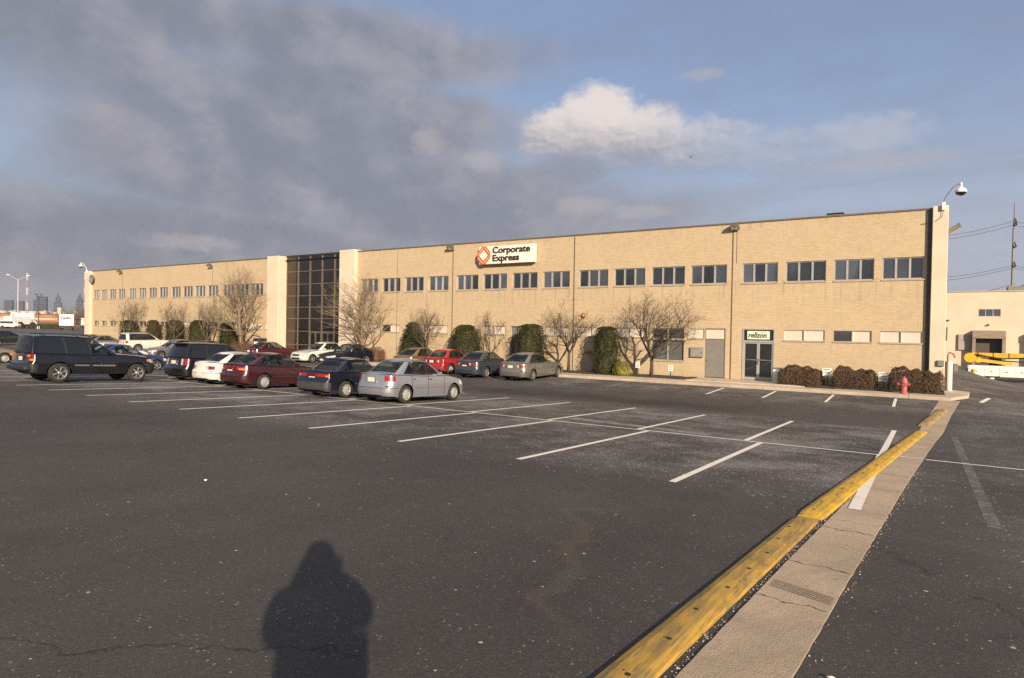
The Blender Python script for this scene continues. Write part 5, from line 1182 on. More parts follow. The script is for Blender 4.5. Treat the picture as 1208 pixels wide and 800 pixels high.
t = thing('planter_box', 'dark box bin on a pale base left of the entrance tower', 'bin', (-49.6, 35.4, ZG)); m = MB(); m.bbox(-.45, .45, -.4, .4, .4, 1.45, .04); m.build('body', M['dark'], t); m = MB(); m.bbox(-.5, .5, -.42, .42, 0, .4, .03); m.build('base', M['white'], t); m = MB(); m.box(-.3, .3, -.41, -.402, .9, 1.15); m.build('label_plate', M['line'], t)

# litter and birds
rng = np.random.default_rng(3)
for (x, y, s, lab) in ((-8.06, 4.95, .04, 'torn scrap of white paper on the open asphalt at left'), (-.42, 4.25, .028, 'pale crumpled scrap lying on the dark asphalt right of the strip')):
    m = MB(); vs = [(x + s * math.cos(a) * rng.uniform(.6, 1.2), y + s * .8 * math.sin(a) * rng.uniform(.6, 1.2), gz(x, y) + .008 + rng.uniform(0, .02)) for a in np.arange(7) * 2 * PI / 7]
    vs.append((x, y, gz(x, y) + .03)); m.add(vs, [(i, (i + 1) % 7, 7) for i in range(7)]); tag(m.build('paper_scrap', M['white'], None, (x, y, gz(x, y)), loc=(x, y, gz(x, y))), lab, 'litter')
t = thing('bird', 'tiny dark bird in the sky over the brick wall', 'bird', (-13.9, 44.0, 14.2)); t.scale = (.5, .5, .5); m = MB()
m.loft([[(.02 * math.cos(a), -.22, .02 * math.sin(a)) for a in np.arange(6)], [(.07 * math.cos(a), -.05, .07 * math.sin(a)) for a in np.arange(6)], [(.05 * math.cos(a), .12, .05 * math.sin(a)) for a in np.arange(6)], [(.01 * math.cos(a), .26, .01 * math.sin(a)) for a in np.arange(6)]], caps=True); m.build('body', M['dark'], t)
for s_ in (-1, 1):
    m = MB(); m.add([(0, -.08, .03), (0, .1, .03), (s_ * .22, .05, .24), (s_ * .25, -.08, .24), (s_ * .36, -.02, .46)], [(0, 1, 2, 3), (3, 2, 4)]); m.build('wing', M['dark'], t)

# ------------------------------------------------------------------ beyond the lot
def at(px, py, D):
    """point seen in that direction at depth D metres ahead of the viewer"""
    d = fw + rt * ((px - 604) / F_PX) + up * ((400 - py) / F_PX); p = Vector((0, 0, CAM_H)) + d * D
    return p
def ground_at(px, D): p = at(px, 381, D); return (p.x, p.y, gz(p.x, p.y))
def facing(loc): return math.atan2(loc[0], -loc[1]) * -1 + 0.0
# dock building on the right
dz = -2.45
DK = thing('dock_building', 'pale painted warehouse with small windows and loading docks behind the office', 'building', (20, 95, dz)); DO = (20, 95, dz)
PALE2 = plain('warehouse_paint', (.60, .49, .37), .9, 0, .06, .5, .003)
m = MB(); holes = []
for k in range(9): holes += [(5.45 + 5.55 * k, 5.45 + 5.55 * k + 2.15, 4.62, 5.52), (5.25 + 5.55 * k, 5.25 + 5.55 * k + 2.5, dz + 1.2, 1.98)]
X0, X1 = -25, 58; xs_ = sorted({X0, X1} | {h[0] for h in holes} | {h[1] for h in holes}); zs_ = sorted({dz - .5, 7.6} | {h[2] for h in holes} | {h[3] for h in holes})
for i in range(len(xs_) - 1):
    for j in range(len(zs_) - 1):
        cx, cz = (xs_[i] + xs_[i + 1]) / 2, (zs_[j] + zs_[j + 1]) / 2
        if not any(h[0] < cx < h[1] and h[2] < cz < h[3] for h in holes): m.quad((xs_[i], 95, zs_[j]), (xs_[i + 1], 95, zs_[j]), (xs_[i + 1], 95, zs_[j + 1]), (xs_[i], 95, zs_[j + 1]))
m.quad((X0, 95, 7.6), (X1, 95, 7.6), (X1, 125, 7.6), (X0, 125, 7.6)); m.quad((X1, 95, dz), (X1, 125, dz), (X1, 125, 7.6), (X1, 95, 7.6)); m.quad((X0, 125, dz), (X0, 95, dz), (X0, 95, 7.6), (X0, 125, 7.6)); m.quad((X1, 125, dz), (X0, 125, dz), (X0, 125, 7.6), (X1, 125, 7.6))
m.build('wall', PALE2, DK, DO); m = MB(); m.box(X0 - .05, X1 + .05, 94.9, 95.25, 7.6, 7.72); m.build('coping', M['frame'], DK, DO)
for k in range(9):
    x = 5.45 + 5.55 * k; f = MB(); yb = 95.12
    f.box(x, x + 2.15, yb - .05, yb + .05, 4.62, 4.68); f.box(x, x + 2.15, yb - .05, yb + .05, 5.46, 5.52)
    for q in (0, .69, 1.40, 2.08): f.box(x + q, x + q + .07, yb - .05, yb + .05, 4.68, 5.46)
    fo = f.build('window', M['frame'], DK, DO); g = MB(); g.quad((x, yb + .02, 4.64), (x + 2.15, yb + .02, 4.64), (x + 2.15, yb + .02, 5.5), (x, yb + .02, 5.5)); g.build('pane', M['dkgl'], fo, DO)
    x = 5.25 + 5.55 * k; d = MB(); d.box(x, x + 2.5, 95.1, 95.2, dz + 1.2, 1.98); do = d.build('dock_door', plain('dock_door_brown', (.075, .058, .045), .7), DK, DO)
    d = MB(); d.box(x + 1.85, x + 2.45, 95.05, 95.095, dz + 1.3, 1.9); d.build('door_leaf', plain('dock_green', (.03, .04, .035), .5), do, DO)
    d = MB(); c = plain('dock_shelter', (.25, .205, .155), .9)
    d.loft([[(x - .35, 94.0, 2.0), (x + 2.85, 94.0, 2.0), (x + 2.85, 95.0, 2.0), (x - .35, 95.0, 2.0)], [(x - .35, 94.0, 2.75), (x + 2.85, 94.0, 2.75), (x + 2.85, 95.0, 2.95), (x - .35, 95.0, 2.95)]], caps=True)
    d.box(x - .35, x - .02, 94.1, 94.99, dz + 1.0, 1.99); d.box(x + 2.52, x + 2.85, 94.1, 94.99, dz + 1.0, 1.99); d.build('dock_canopy', c, DK, DO)
    d = MB(); d.lathe([(0, -.25), (.08, -.25), (.12, -.05), (.05, 0)], (x + 1.2, 94.98, 3.62), 8, 'y'); d.build('dock_light', M['dark'], DK, DO)
d = MB(); d.box(3.55, 4.85, 94.75, 94.98, .55, 2.45); d.build('wall_panel', plain('grey_wall_panel', (.34, .29, .25), .8), DK, DO); d = MB(); d.box(1.9, 2.45, 94.8, 94.98, 1.7, 3.3); d.build('service_door', M['steel'], DK, DO); d = MB(); d.box(1.7, 2.6, 94.3, 94.98, 4.1, 4.2); d.build('awning', M['dark'], DK, DO)
t = thing('roof_unit', 'low pale unit on the roof of the warehouse', 'roof vent', (9.6, 98, 7.6)); m = MB(); m.bbox(-1.2, 1.2, -.8, .8, 0, .75, .05); m.build('case', M['steel'], t); m = MB(); m.box(-1.0, -.1, -.6, .6, .75, .83); m.lathe([(.0, .95), (.4, .95), (.4, .75)], (.6, 0, 0), 12); m.build('cover', M['frame'], t)
# lift truck with a folded yellow boom
bt = thing('boom_truck', 'white utility truck with a folded yellow boom parked at the loading docks', 'truck', (9, 80, gz(9, 80))); g0 = gz(9, 80); BO = (0, 0, 0)
m = MB(); m.bbox(-5.2, 3.4, -1.15, 1.15, .42, 1.5, .05); m.box(-5.1, 3.3, -1.0, 1.0, 1.49, 1.54); m.build('body', M['white'], bt)
for k in range(7):
    m = MB(); m.bbox(-5.05 + k * 1.2, -5.05 + k * 1.2 + 1.12, -1.175, -1.152, .55, 1.42, .01); dd = m.build('locker_door', M['white'], bt); m = MB(); m.box(-4.6 + k * 1.2, -4.4 + k * 1.2, -1.195, -1.176, .95, 1.02); m.build('latch', M['dark'], dd)
m = MB(); m.bbox(-5.9, -5.22, -1.0, 1.0, .5, 1.25, .03); m.build('tailboard', M['green'], bt)
m = MB(); m.loft([[(3.5, -1.1, .5), (3.5, 1.1, .5), (3.5, 1.1, 2.5), (3.5, -1.1, 2.5)], [(4.7, -1.1, .5), (4.7, 1.1, .5), (4.6, 1.0, 2.5), (4.6, -1.0, 2.5)], [(5.1, -1.1, .5), (5.1, 1.1, .5), (5.1, 1.05, 1.5), (5.1, -1.05, 1.5)], [(6.2, -1.0, .5), (6.2, 1.0, .5), (6.2, .95, 1.3), (6.2, -.95, 1.3)]], caps=True); m.build('cab', M['white'], bt)
for wx in (-3.2, 4.9):
    for sg in (-1, 1):
        m = MB(); m.lathe([(.0, -.12), (.34, -.12), (.42, -.08), (.42, .08), (.34, .12), (0, .12)], (wx, sg * 1.0, .42), 18, 'y'); wo = m.build('wheel', M['tyre'], bt); m = MB(); m.lathe([(0, sg * .13), (.2, sg * .125)], (wx, sg * 1.0, .42), 12, 'y'); m.build('rim', M['white'], wo)
YB = plain('boom_yellow', (.62, .34, .02), .5, 0, .15, 2)
m = MB(); m.bbox(-4.9, 5.6, -.22, .22, 2.35, 2.82, .04); m.build('upper_boom', YB, bt)
m = MB(); m.loft([[(-4.6, -.2, 2.0), (-4.6, .2, 2.0), (-4.6, .2, 2.3), (-4.6, -.2, 2.3)], [(-1.6, -.2, 1.62), (-1.6, .2, 1.62), (-1.6, .2, 1.9), (-1.6, -.2, 1.9)]], caps=True); m.build('lower_boom', YB, bt)
m = MB(); m.tube([(-5.0, -.3, 2.3), (-5.0, .3, 2.3)], .5, 12); m.tube([(-4.3, -.28, 2.1), (-4.3, .28, 2.1)], .28, 10); m.build('knuckle', YB, bt); m = MB(); m.lathe([(.45, 1.5), (.45, 1.75), (.28, 1.8), (.28, 2.35)], (1.0, 0, 0), 14); m.bbox(.1, 2.6, -.9, .9, 1.54, 1.95, .05); m.build('turret', plain('boom_pedestal', (.30, .22, .14), .7), bt)
m = MB(); m.tube([(-3.4, -.1, 2.1), (.4, -.1, 1.95)], .06, 8); m.build('ram', M['black'], bt)
m = MB()
for k in range(5): m.tube([(-4.6, -.26 - .03 * k, 2.5 + .06 * k), (-2.5, -.27, 2.30 - .07 * (k % 2)), (-.4, -.27, 2.36 + .05 * (k % 3)), (1.2, -.25, 2.1)], .022, 5)
m.build('hose', M['black'], bt); m = MB()
for k in range(8): m.box(-4.4 + k * 1.25, -4.32 + k * 1.25, -.232, .232, 2.33, 2.84)
m.build('boom_collar', M['dark'], bt); m = MB(); m.bbox(5.3, 6.2, -.45, .45, 2.0, 3.0, .04); m.build('bucket', M['white'], bt); m = MB()
for sx in (-4.7, 2.9):
    m.bbox(sx - .1, sx + .1, -1.35, -1.18, .1, 1.2, .02); m.bbox(sx - .22, sx + .22, -1.45, -1.1, .02, .1, .02)
m.build('outrigger', YB, bt); m = MB(); m.box(-5.0, 3.2, -1.16, -1.151, .42, .5); m.box(-3.8, -2.6, -1.165, -1.15, .42, .62); m.build('skirt_gap', M['dark'], bt)
# steel power pole and cables behind the warehouse
pp = at(1194, 342, 115); t = thing('utility_pole', 'tall thin steel power pole behind the warehouse roof', 'utility pole', (pp.x, pp.y, gz(pp.x, pp.y))); ztop = at(1195, 239, 115).z - gz(pp.x, pp.y); m = MB()
m.tube([(0, 0, 0), (0, 0, ztop * .62), (0, 0, ztop * .84)], [.26, .21, .18], 10); m.tube([(0, 0, ztop * .84), (0.05, 0, ztop * .92), (0, 0, ztop)], [.17, .12, .06], 8); m.build('pole', M['steel'], t)
for f_ in (.60, .72, .855, .865): m = MB(); m.tube([(.05, -.35, ztop * f_), (.35, -.5, ztop * f_ + .1), (.1, -.5, ztop * f_ + 1.0)], .13, 6); m.build('insulator', M['dark'], t)
for i, (ya, yb_, lab) in enumerate(((271, 261.5, 'highest'), (275, 266, 'second highest'), (319, 313.5, 'middle upper'), (323, 316.5, 'middle lower'), (343, 336, 'lowest'))):
    a = at(1100, ya + 1.5, 115); b = at(1194, yb_, 115); c = b + (b - a) * 1.2; pts = []
    for q, w_ in ((a - (b - a) * .8, b), (b, c)):
        for k in range(9):
            tt = k / 8; p = q.lerp(w_, tt); pts.append((p.x, p.y, p.z - 1.2 * (1 - (2 * tt - 1) ** 2)))
    m = MB(); m.tube(pts, .035, 4); tag(m.build('power_line', M['wirec'], None, pts[0], loc=pts[0]), lab + ' of the power cables behind the warehouse', 'cable', 'power cables behind the warehouse')

# far left: roadside lot, brick warehouse, trucks
def box_truck(label, px, D, rz, L=6.2, H=3.25, text=None, group=None):
    g = ground_at(px, D); t = thing('delivery_truck', label, 'truck', g, rz, group); W = 1.22
    m = MB(); m.bbox(-W, W, -L + 1.6, L * 0, .95, H, .04); m.build('cargo_box', M['white'], t)          # rear face at y = -L+1.6
    y0 = -L + 1.6
    m = MB(); m.box(-W + .1, W - .1, y0 - .02, y0 - .003, 1.05, H - .15); d = m.build('door', plain('truck_door_white', (.70, .68, .64), .5), t); m = MB(); m.box(-.15, .15, y0 - .05, y0 - .021, 1.1, 1.2); m.build('handle', M['dark'], d)
    m = MB(); m.loft([[(-1.1, .05, .5), (1.1, .05, .5), (1.1, .05, 2.2), (-1.1, .05, 2.2)], [(-1.05, 1.0, .5), (1.05, 1.0, .5), (.95, .8, 2.2), (-.95, .8, 2.2)], [(-1.0, 1.9, .5), (1.0, 1.9, .5), (.95, 1.9, 1.25), (-.95, 1.9, 1.25)]], caps=True); m.build('cab', M['white'], t)
    m = MB(); m.box(-1.05, 1.05, y0 - .1, y0 + .1, .55, .72); m.box(-.5, .5, y0 + .1, 1.5, .5, .94); m.build('bumper', M['dark'], t)
    for sx in (-1, 1):
        m = MB(); m.box(sx * 1.0 - .1, sx * 1.0 + .1, y0 - .03, y0 - .005, .80, .93); m.build('tail_light', M['red'], t)
        for yy in (y0 + 1.2, 1.2):
            m = MB(); m.lathe([(0, -.13), (.33, -.13), (.42, -.08), (.42, .08), (.33, .13), (0, .13)], (sx * 1.0, yy, .42), 14, 'x'); m.build('wheel', M['tyre'], t)
    if text:
        m = MB(); w_ = text_mesh(m, text, .72, (0, y0 - .024, H - .98), (1, 0, 0), (0, 0, 1), .02, bold=.03); m.v = [(v[0] - w_ / 2, v[1], v[2]) for v in m.v]; m.build('lettering', plain('truck_letter_purple', (.10, .045, .12), .5), t)
    return t
box_truck('white delivery truck with lettering on its rear doors near the far left pillar', 79, 133, R(67), text='FedEx')
box_truck('white box truck half hidden between two round bushes at far left', 33, 165, R(20), L=7, H=2.9)
box_truck('white box truck cut by the left edge of the picture', 2, 165, R(20), L=6.5, H=2.7)
box_truck('white truck just showing beside the far left pillar', 102, 190, R(65), L=6, H=3.0)
def van(label, px, D, rz, col='white'):
    g = ground_at(px, D); t = thing('parked_van', label, 'van', g, rz); m = MB()
    prof = [(-2.4, .4), (2.4, .4), (2.45, .95), (1.7, 1.15), (.9, 1.75), (-2.2, 1.85), (-2.4, 1.0)]; m.prism(prof, -.9, .9); m.build('body', PT[col], t)
    m = MB(); m.box(-2.0, .8, -.912, -.902, 1.15, 1.65); m.build('window', M['dark'], t); m = MB()
    for wx in (-1.5, 1.5): m.lathe([(0, -.1), (.33, -.1), (.33, .1), (0, .1)], (wx, -.85, .33), 12, 'y'); m.lathe([(0, -.1), (.33, -.1), (.33, .1), (0, .1)], (wx, .85, .33), 12, 'y')
    m.build('wheel', M['tyre'], t)
van('pale van between the trucks at far left', 14, 150, R(40))
for px, D, w_, h_, lab, sd_ in ((24.5, 150, 1.9, 1.5, 'left of two small round bushes in front of the white box truck', 71), (38.5, 150, 2.1, 1.5, 'right of two small round bushes in front of the white box truck', 72)):
    g = ground_at(px, D); tt = clipped_yew(lab, (g[0], g[1], g[2]), w_, w_ * .5, h_, sd_, 900, FARH, 'round bushes at far left', dome=.5, leaf=.22)
g0_, g1_ = ground_at(47, 150), ground_at(69, 150)
hd = hedge('dark low hedge left of the delivery truck', -3.2, 3.2, -.7, .7, 1.15, 0, FARH, 73, 1500, leaf=.2); hd.location = ((g0_[0] + g1_[0]) / 2, (g0_[1] + g1_[1]) / 2, g0_[2]); hd.rotation_euler.z = math.atan2(g1_[1] - g0_[1], g1_[0] - g0_[0])
g = ground_at(45.3, 145); t = thing('marker_post', 'short pale post beside the far hedge', 'post', g); m = MB(); m.bbox(-.22, .22, -.2, .2, 0, .62, .03); m.build('post', M['white'], t); m = MB(); m.lathe([(0, .74), (.16, .72), (.2, .62)], (0, 0, 0), 10); m.build('cap', M['frame'], t)
# long brick warehouse
a, b = ground_at(-40, 250), ground_at(71, 250); L = math.hypot(b[0] - a[0], b[1] - a[1]); ang = math.atan2(b[1] - a[1], b[0] - a[0])
wh = thing('brick_warehouse', 'long low reddish brick warehouse on the far left horizon', 'building', a, ang); m = MB(); m.box(0, L, 0, 30, -1, 4.6); m.build('wall', plain('red_brick_far', (.33, .155, .085), .9, 0, .15, .2), wh)
m = MB(); m.box(-.1, L + .1, -.1, 30.1, 4.6, 4.9); m.build('coping', plain('dark_coping', (.10, .07, .05), .8), wh); m = MB(); m.box(.5, L - 1, -.06, -.003, 2.6, 3.2); m.build('band', plain('pale_band', (.55, .38, .26), .8), wh)
m = MB(); m.box(L - 13, L - .5, -.1, -.01, -.8, 1.9); m.build('loading_front', plain('brown_front', (.12, .075, .05), .8), wh); m = MB(); m.box(6, L - 8, 6, 20, 4.9, 6.0); m.box(L - 4, L - 2.6, 4, 5.4, 4.9, 7.6); m.build('roof_unit', plain('roof_unit_pale', (.45, .38, .31), .8), wh)
for k in range(9): m = MB(); m.box(8 + k * 4, 9.2 + k * 4, 3, 4.4, 4.9, 5.7 + .3 * (k % 3)); m.build('vent', M['frame'], wh)
sp = at(26.5, 372.5, 215); g = ground_at(26.5, 215); t = thing('billboard', 'pale blue-white board sign on posts in front of the brick warehouse', 'sign', g, R(62)); zc = sp.z - g[2]
m = MB(); m.bbox(-3.2, 3.2, -.12, .12, zc - 1.0, zc + 1.0, .03); m.build('panel', plain('pale_blue_board', (.55, .64, .66), .6, 0, .06), t); m = MB(); m.box(-2.9, -2.2, -.14, -.121, zc - .6, zc + .5); m.box(-1.9, 2.4, -.14, -.121, zc + .45, zc + .6); m.build('smudge', plain('board_smudge', (.3, .36, .38), .7), t)
m = MB()
for sx in (-2.4, 2.4): m.tube([(sx, .15, 0), (sx, .15, zc)], .1, 6)
m.build('post', M['steel'], t)
def street_lamp(label, px, ytop, D, arms, kind='street_lamp', dark=False):
    g = ground_at(px, D); h = at(px, ytop, D).z - g[2]; t = thing(kind, label, 'street lamp', g, R(60)); mt = M['dark'] if dark else M['frame']
    m = MB(); m.tube([(0, 0, 0), (0, 0, h * .93)], [.10, .06], 8); m.build('pole', mt, t)
    for s_ in arms:
        m = MB(); m.tube([(0, 0, h * .92), (s_ * .8, 0, h * .95), (s_ * 1.9, 0, h)], .055, 6); ao = m.build('arm', mt, t); m = MB(); m.bbox(s_ * 1.9 - .35, s_ * 1.9 + .35, -.14, .14, h - .05, h + .1, .03); m.build('lamp_head', mt, ao)
street_lamp('pale double-armed street lamp at far left', 21, 325, 150, (-1, 1)); street_lamp('short dark lamp post at far left in front of the blue towers', 45.5, 347.5, 135, (-.25, .25), dark=True)
def mast(label, px, ytop, D):
    g = ground_at(px, D); h = at(px, ytop, D).z - g[2]; t = thing('radio_mast', label, 'radio mast', g); W_ = plain('mast_white', (.62, .58, .55), .6); R_ = plain('mast_red', (.36, .20, .17), .6)
    for k in range(7):
        m = MB(); z0, z1 = h * k / 7, h * (k + 1) / 7; r = .75 - .05 * k
        for q in range(3):
            a0 = q * 2.094; p = (r * math.cos(a0), r * math.sin(a0)); p2 = (r * math.cos(a0 + 2.094), r * math.sin(a0 + 2.094)); m.tube([p + (z0,), p + (z1,)], .10, 5)
            for s_ in range(4): za = z0 + (z1 - z0) * s_ / 4; zb = z0 + (z1 - z0) * (s_ + 1) / 4; m.tube([p + (za,), p2 + (zb,)], .07, 4)
        m.build('section', W_ if k % 2 == 0 else R_, t)
mast('red and white lattice mast at far left beside the double-armed lamp', 32, 322, 450); mast('red and white lattice mast just left of the far end pillar', 100, 321, 450)
# city towers on the horizon, haze blue mixed into their base colours
def tower(label, px0, px1, ytop, D, col, top='flat'):
    g = ground_at((px0 + px1) / 2, D); p0, p1 = at(px0, 381, D), at(px1, 381, D); w = (p1 - p0).length * .86; h = at((px0 + px1) / 2, ytop, D).z + 1; t = thing('office_tower', label, 'tower', (g[0], g[1], -1), R(58)); mt = plain('tower_' + str(int(px0)), col, .8)
    hb = h if top == 'flat' else h * .72; m = MB(); m.box(-w / 2, w / 2, -w / 2, w / 2, 0, hb)
    if top == 'step': m.box(-w * .30, w * .30, -w * .3, w * .3, hb, h * .9); m.box(-w * .12, w * .12, -w * .12, w * .12, h * .9, h)
    if top == 'spire': m.loft([[(-w / 2, -w / 2, hb), (w / 2, -w / 2, hb), (w / 2, w / 2, hb), (-w / 2, w / 2, hb)], [(-w * .2, -w * .2, h * .9), (w * .2, -w * .2, h * .9), (w * .2, w * .2, h * .9), (-w * .2, w * .2, h * .9)], [(-.5, -.5, h), (.5, -.5, h), (.5, .5, h), (-.5, .5, h)]], caps=True)
    m.build('shaft', mt, t)
    for k in range(1, 12):
        z = hb * k / 12; f = MB(); f.box(-w / 2 - .3, w / 2 + .3, -w / 2 - .3, w / 2 + .3, z - 1.0, z + .4); f.build('floor_band', plain('tower_band', (.03, .038, .055), .5), t)
tower('broad slate blue tower block farthest left on the horizon', 6, 15, 354.5, 2300, (.016, .024, .045)); tower('second slate blue tower block right behind the street lamp', 20.5, 28, 355.5, 2300, (.018, .026, .045))
tower('widest and darkest blue tower with a lower wing on the horizon', 44, 55, 350, 2200, (.014, .021, .042)); tower('low blue wing left of the widest tower', 40, 46, 354, 2260, (.016, .024, .045))
tower('greenish grey tower with a stepped top on the horizon', 64, 72.5, 347, 2500, (.028, .042, .05), 'step'); tower('pointed grey spire tower near the far pillar', 90, 98, 346, 2400, (.028, .026, .035), 'spire')
# bare woods on the far left
k = 0
for px, D, h, w_ in ((76, 210, 6.0, 7), (82, 200, 7.2, 7), (88, 230, 8.4, 8), (94, 205, 7.6, 7), (99, 195, 7.0, 6), (91, 180, 5.2, 6), (104, 220, 7.2, 7)):
    g = ground_at(px, D); bare_tree(['lowest far bare tree above the delivery truck', 'far bare tree behind the right corner of the delivery truck', 'far bare tree rising under the spire tower', 'far bare tree left of the far lattice mast', 'far bare tree next to the far end pillar', 'nearest and smallest of the far bare trees', 'far bare tree behind the far end pillar'][k], g, h, w_, 4, 1.0, 0, seed=80 + k, trunk_r=.2, levels=4, group='far bare trees left of the building', kids=(3, 3)); k += 1
rng = np.random.default_rng(5); m = MB()
def wood():
    px = rng.uniform(-60, 112); D = rng.uniform(420, 700); g = ground_at(px, D); h = 9 * (.6 + .4 * math.sin(px * .21) ** 2) * (1 + .12 * math.sin(px * .9)); z = g[2] + h * rng.random() ** .8
    return np.array([g[0], g[1], z]), rng.normal(0, 1, 3)
leaf_fill(m, wood, 9000, 1.5, rng); wo = m.build('far_woods', TWIG); wo['kind'] = 'stuff'; tag(wo, 'brown line of leafless woods on the far left horizon', 'woods')

rt_ = bare_tree('bare tree across the lot, seen only mirrored in the upper windows', (-20, -44, gz(-20, -44)), 15.5, 10.0, 5, 2.5, 2, seed=91, trunk_r=.28, kids=(3, 4), group='bare trees mirrored in the windows')
for k, x in enumerate((-150, -132, -117, -98, -84, -66, -51, -36, -8, 4)):
    o = rt_.copy(); COL.objects.link(o); y = -44 - (k * 7) % 9; o.location = (x, y, gz(x, y)); o.rotation_euler.z = k * 1.3; o.scale = (1, 1, .9 + .05 * (k % 4))
    for c in rt_.children: q = c.copy(); COL.objects.link(q); q.parent = o

hz = MB(); hz.box(-3700, 3700, -1600, 3700, -3.7, 124); ho = hz.build('haze', []); hm = bpy.data.materials.new('haze_air'); hm.use_nodes = True; ht = T(hm.node_tree)
pv = ht.new('ShaderNodeVolumePrincipled'); pv.inputs['Color'].default_value = (.80, .84, .95, 1); pv.inputs['Density'].default_value = HAZE; pv.inputs['Anisotropy'].default_value = .2
oo = ht.new('ShaderNodeOutputMaterial'); ht.nt.links.new(pv.outputs[0], oo.inputs['Volume']); ho.data.materials.append(hm); ho['kind'] = 'stuff'; tag(ho, 'pale air thickening over the far skyline', 'haze')

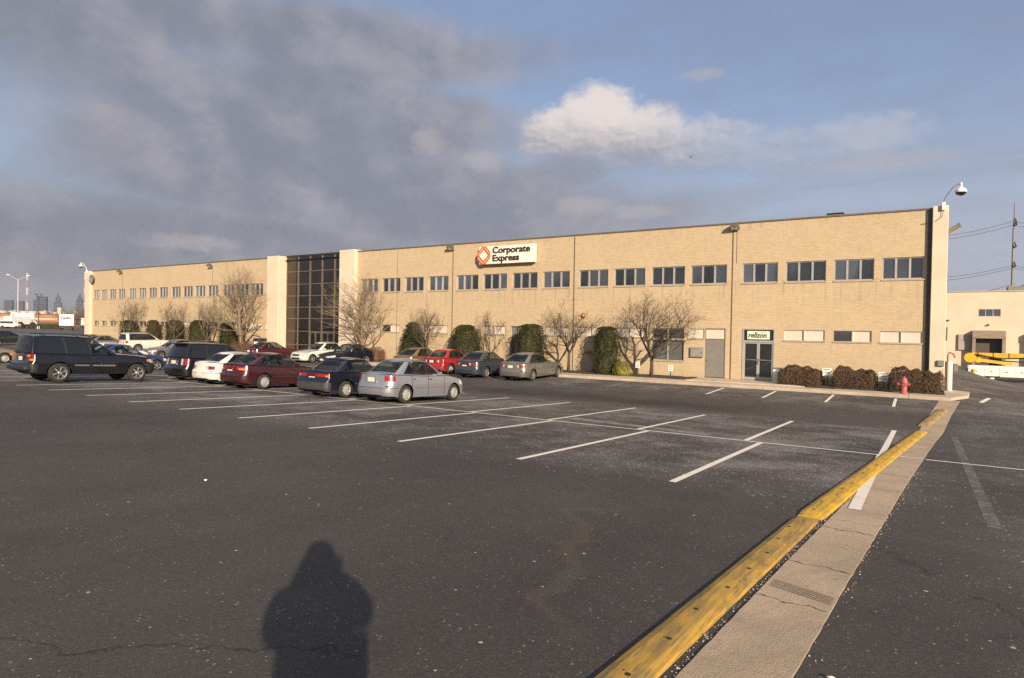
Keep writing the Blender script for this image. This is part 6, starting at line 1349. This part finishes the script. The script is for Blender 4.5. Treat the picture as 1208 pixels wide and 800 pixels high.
# ------------------------------------------------------------------ the photographer (seen by his shadow)
def photographer():
    F = Vector((-math.sin(YAW), math.cos(YAW), 0)); Rr = Vector((math.cos(YAW), math.sin(YAW), 0)); base = Vector((0, 0, 0)) - F * .36
    gz0 = gz(base.x, base.y)
    def P(r, f, z): return base + Rr * r + F * f + Vector((0, 0, gz0 + z))
    root = thing('person', 'photographer in a long dark coat with a camera to the face, casting the foreground shadow', 'person', tuple(base + Vector((0, 0, gz0))), 0)
    o0 = base + Vector((0, 0, gz0))
    def skin(name, joints, edges, rad, mat, sub=2):
        me = bpy.data.meshes.new(name); me.from_pydata([tuple(P(*j) - o0) for j in joints], edges, []); o = bpy.data.objects.new(name, me); COL.objects.link(o)
        md = o.modifiers.new('skin', 'SKIN'); md.use_smooth_shade = True
        if not me.skin_vertices: 
            bpy.context.view_layer.objects.active = o; o.select_set(True)
        for i, r in enumerate(rad): me.skin_vertices[0].data[i].radius = (r if isinstance(r, tuple) else (r, r))
        me.skin_vertices[0].data[0].use_root = True
        s = o.modifiers.new('sub', 'SUBSURF'); s.levels = sub; s.render_levels = sub
        dg = bpy.context.evaluated_depsgraph_get(); nm = bpy.data.meshes.new_from_object(o.evaluated_get(dg)); nm.materials.clear(); nm.materials.append(mat)
        bpy.data.objects.remove(o); q = bpy.data.objects.new(name, nm); COL.objects.link(q); q.parent = root
        nm.polygons.foreach_set('use_smooth', [True] * len(nm.polygons)); return q
    CO = plain('coat_wool', (.030, .030, .036), .95, 0, .2, 20); SK = plain('skin', (.50, .30, .22), .6, 0, .08, 20); HR = plain('dark_cap', (.03, .025, .02), .9); TR = plain('trousers', (.05, .05, .065), .9)
    eye = 1.875 - .0
    # body: pelvis, spine, neck, head; both arms raised to the lens; legs
    J = [(0, 0, 1.02), (0, .0, 1.25), (0, .01, 1.47), (0, .03, 1.60), (0, .10, 1.70), (0, .14, 1.80), (0, .15, 1.93), (0, .13, 2.02),
         (-.20, .0, 1.59), (-.25, .07, 1.42), (-.16, .30, 1.66), (.19, .0, 1.55), (.335, .11, 1.54), (.13, .30, 1.74),
         (-.11, 0, .96), (-.13, .02, .52), (-.14, -.02, .10), (-.15, .14, .045), (.11, 0, .96), (.14, .02, .52), (.16, -.02, .10), (.17, .14, .045)]
    E_ = [(0, 1), (1, 2), (2, 3), (3, 4), (4, 5), (5, 6), (6, 7), (2, 8), (8, 9), (9, 10), (2, 11), (11, 12), (12, 13), (0, 14), (14, 15), (15, 16), (16, 17), (0, 18), (18, 19), (19, 20), (20, 21)]
    rd = [(.15, .12), (.14, .11), (.14, .10), .075, .070, .098, .108, .06, .075, .055, .042, .075, .055, .042, .10, .072, .05, .04, .10, .072, .05, .04]
    skin('body', J, E_, rd, SK)
    CJ = [(.06, 0, 1.02), (.05, 0, 1.28), (0, .0, 1.48), (0, .02, 1.60), (-.25, 0, 1.68), (-.25, .06, 1.42), (-.17, .25, 1.62), (.24, 0, 1.67), (.345, .10, 1.53), (.17, .25, 1.70), (.06, -.02, .80), (.06, -.02, .50)]
    skin('coat', CJ, [(0, 1), (1, 2), (2, 3), (2, 4), (4, 5), (5, 6), (2, 7), (7, 8), (8, 9), (0, 10), (10, 11)], [(.43, .20), (.39, .18), (.20, .14), .14, .115, .105, .075, .125, .115, .08, (.42, .20), (.43, .21)], CO)
    skin('trousers', [(0, 0, .98), (-.11, 0, .90), (-.13, .02, .52), (-.14, -.02, .09), (.11, 0, .90), (.14, .02, .52), (.16, -.02, .09)], [(0, 1), (1, 2), (2, 3), (0, 4), (4, 5), (5, 6)], [(.17, .14), .12, .095, .075, .12, .095, .075], TR)
    skin('hood', [(0, .0, 1.64), (0, .06, 1.82), (0, .08, 1.99), (0, .09, 2.11)], [(0, 1), (1, 2), (2, 3)], [(.30, .15), (.20, .14), (.145, .13), (.085, .08)], CO)
    for sx, wz in ((-.15, 1.68), (.13, 1.76)):
        s_ = 1 if sx > 0 else -1
        for k in range(4): skin('finger', [(sx + s_ * -.0, .30, wz + .02 - k * .0), (sx - s_ * (.01 + .005 * k), .335, wz + .045 - .024 * k + .05), (sx - s_ * .045, .352, wz + .04 - .024 * k + .06), (sx - s_ * .07, .345, wz + .03 - .024 * k + .06)], [(0, 1), (1, 2), (2, 3)], [.014, .0105, .0095, .008], SK, 1)
        skin('thumb', [(sx, .28, wz), (sx - s_ * .03, .27, wz + .05), (sx - s_ * .055, .275, wz + .075)], [(0, 1), (1, 2)], [.015, .012, .010], SK, 1)
    for s_ in (-1, 1):
        m = MB(); m.lathe([(0, -.02), (.018, -.018), (.028, 0), (.02, .012), (0, .014)], tuple(P(s_ * .108, .12, 1.90) - o0), 8, 'x'); m.build('ear', SK, root)
    m = MB(); c = P(0, .255, 1.875) - o0; m.loft([[tuple(c + Vector((0, 0, .035)) - F * .02 + Rr * (.008 * math.cos(a_)) + F * (.008 * math.sin(a_))) for a_ in np.arange(6)], [tuple(c + Vector((0, 0, -.02)) + Rr * (.017 * math.cos(a_)) + F * (.018 * math.sin(a_))) for a_ in np.arange(6)]], caps=True); m.build('nose', SK, root)
    # the camera itself, its lens rim just behind the point of view
    k = thing('camera', 'black camera held at the photographer\'s eye', 'camera', (0, 0, CAM_H)); m = MB()
    def Q(r, f, z): return tuple(Rr * r + F * f + Vector((0, 0, z)))
    def obox(mb, r0, r1, f0, f1, z0, z1): v = [Q(r, f, z) for z in (z0, z1) for f in (f0, f1) for r in (r0, r1)]; mb.add(v, [(0, 2, 3, 1), (4, 5, 7, 6), (0, 1, 5, 4), (2, 6, 7, 3), (0, 4, 6, 2), (1, 3, 7, 5)])
    obox(m, -.072, .072, -.135, -.085, -.055, .045); obox(m, -.03, .03, -.14, -.08, .045, .075); obox(m, .045, .075, -.085, -.065, -.05, .04); m.build('body', M['dark'], k)
    m = MB(); m.loft([[Q(r_ * math.cos(a_), f_, r_ * math.sin(a_)) for a_ in np.arange(16) * 2 * PI / 16] for r_, f_ in ((.034, -.085), (.036, -.06), (.038, -.03), (.030, -.03), (.026, -.05))]); m.build('lens', M['black'], k)
photographer()
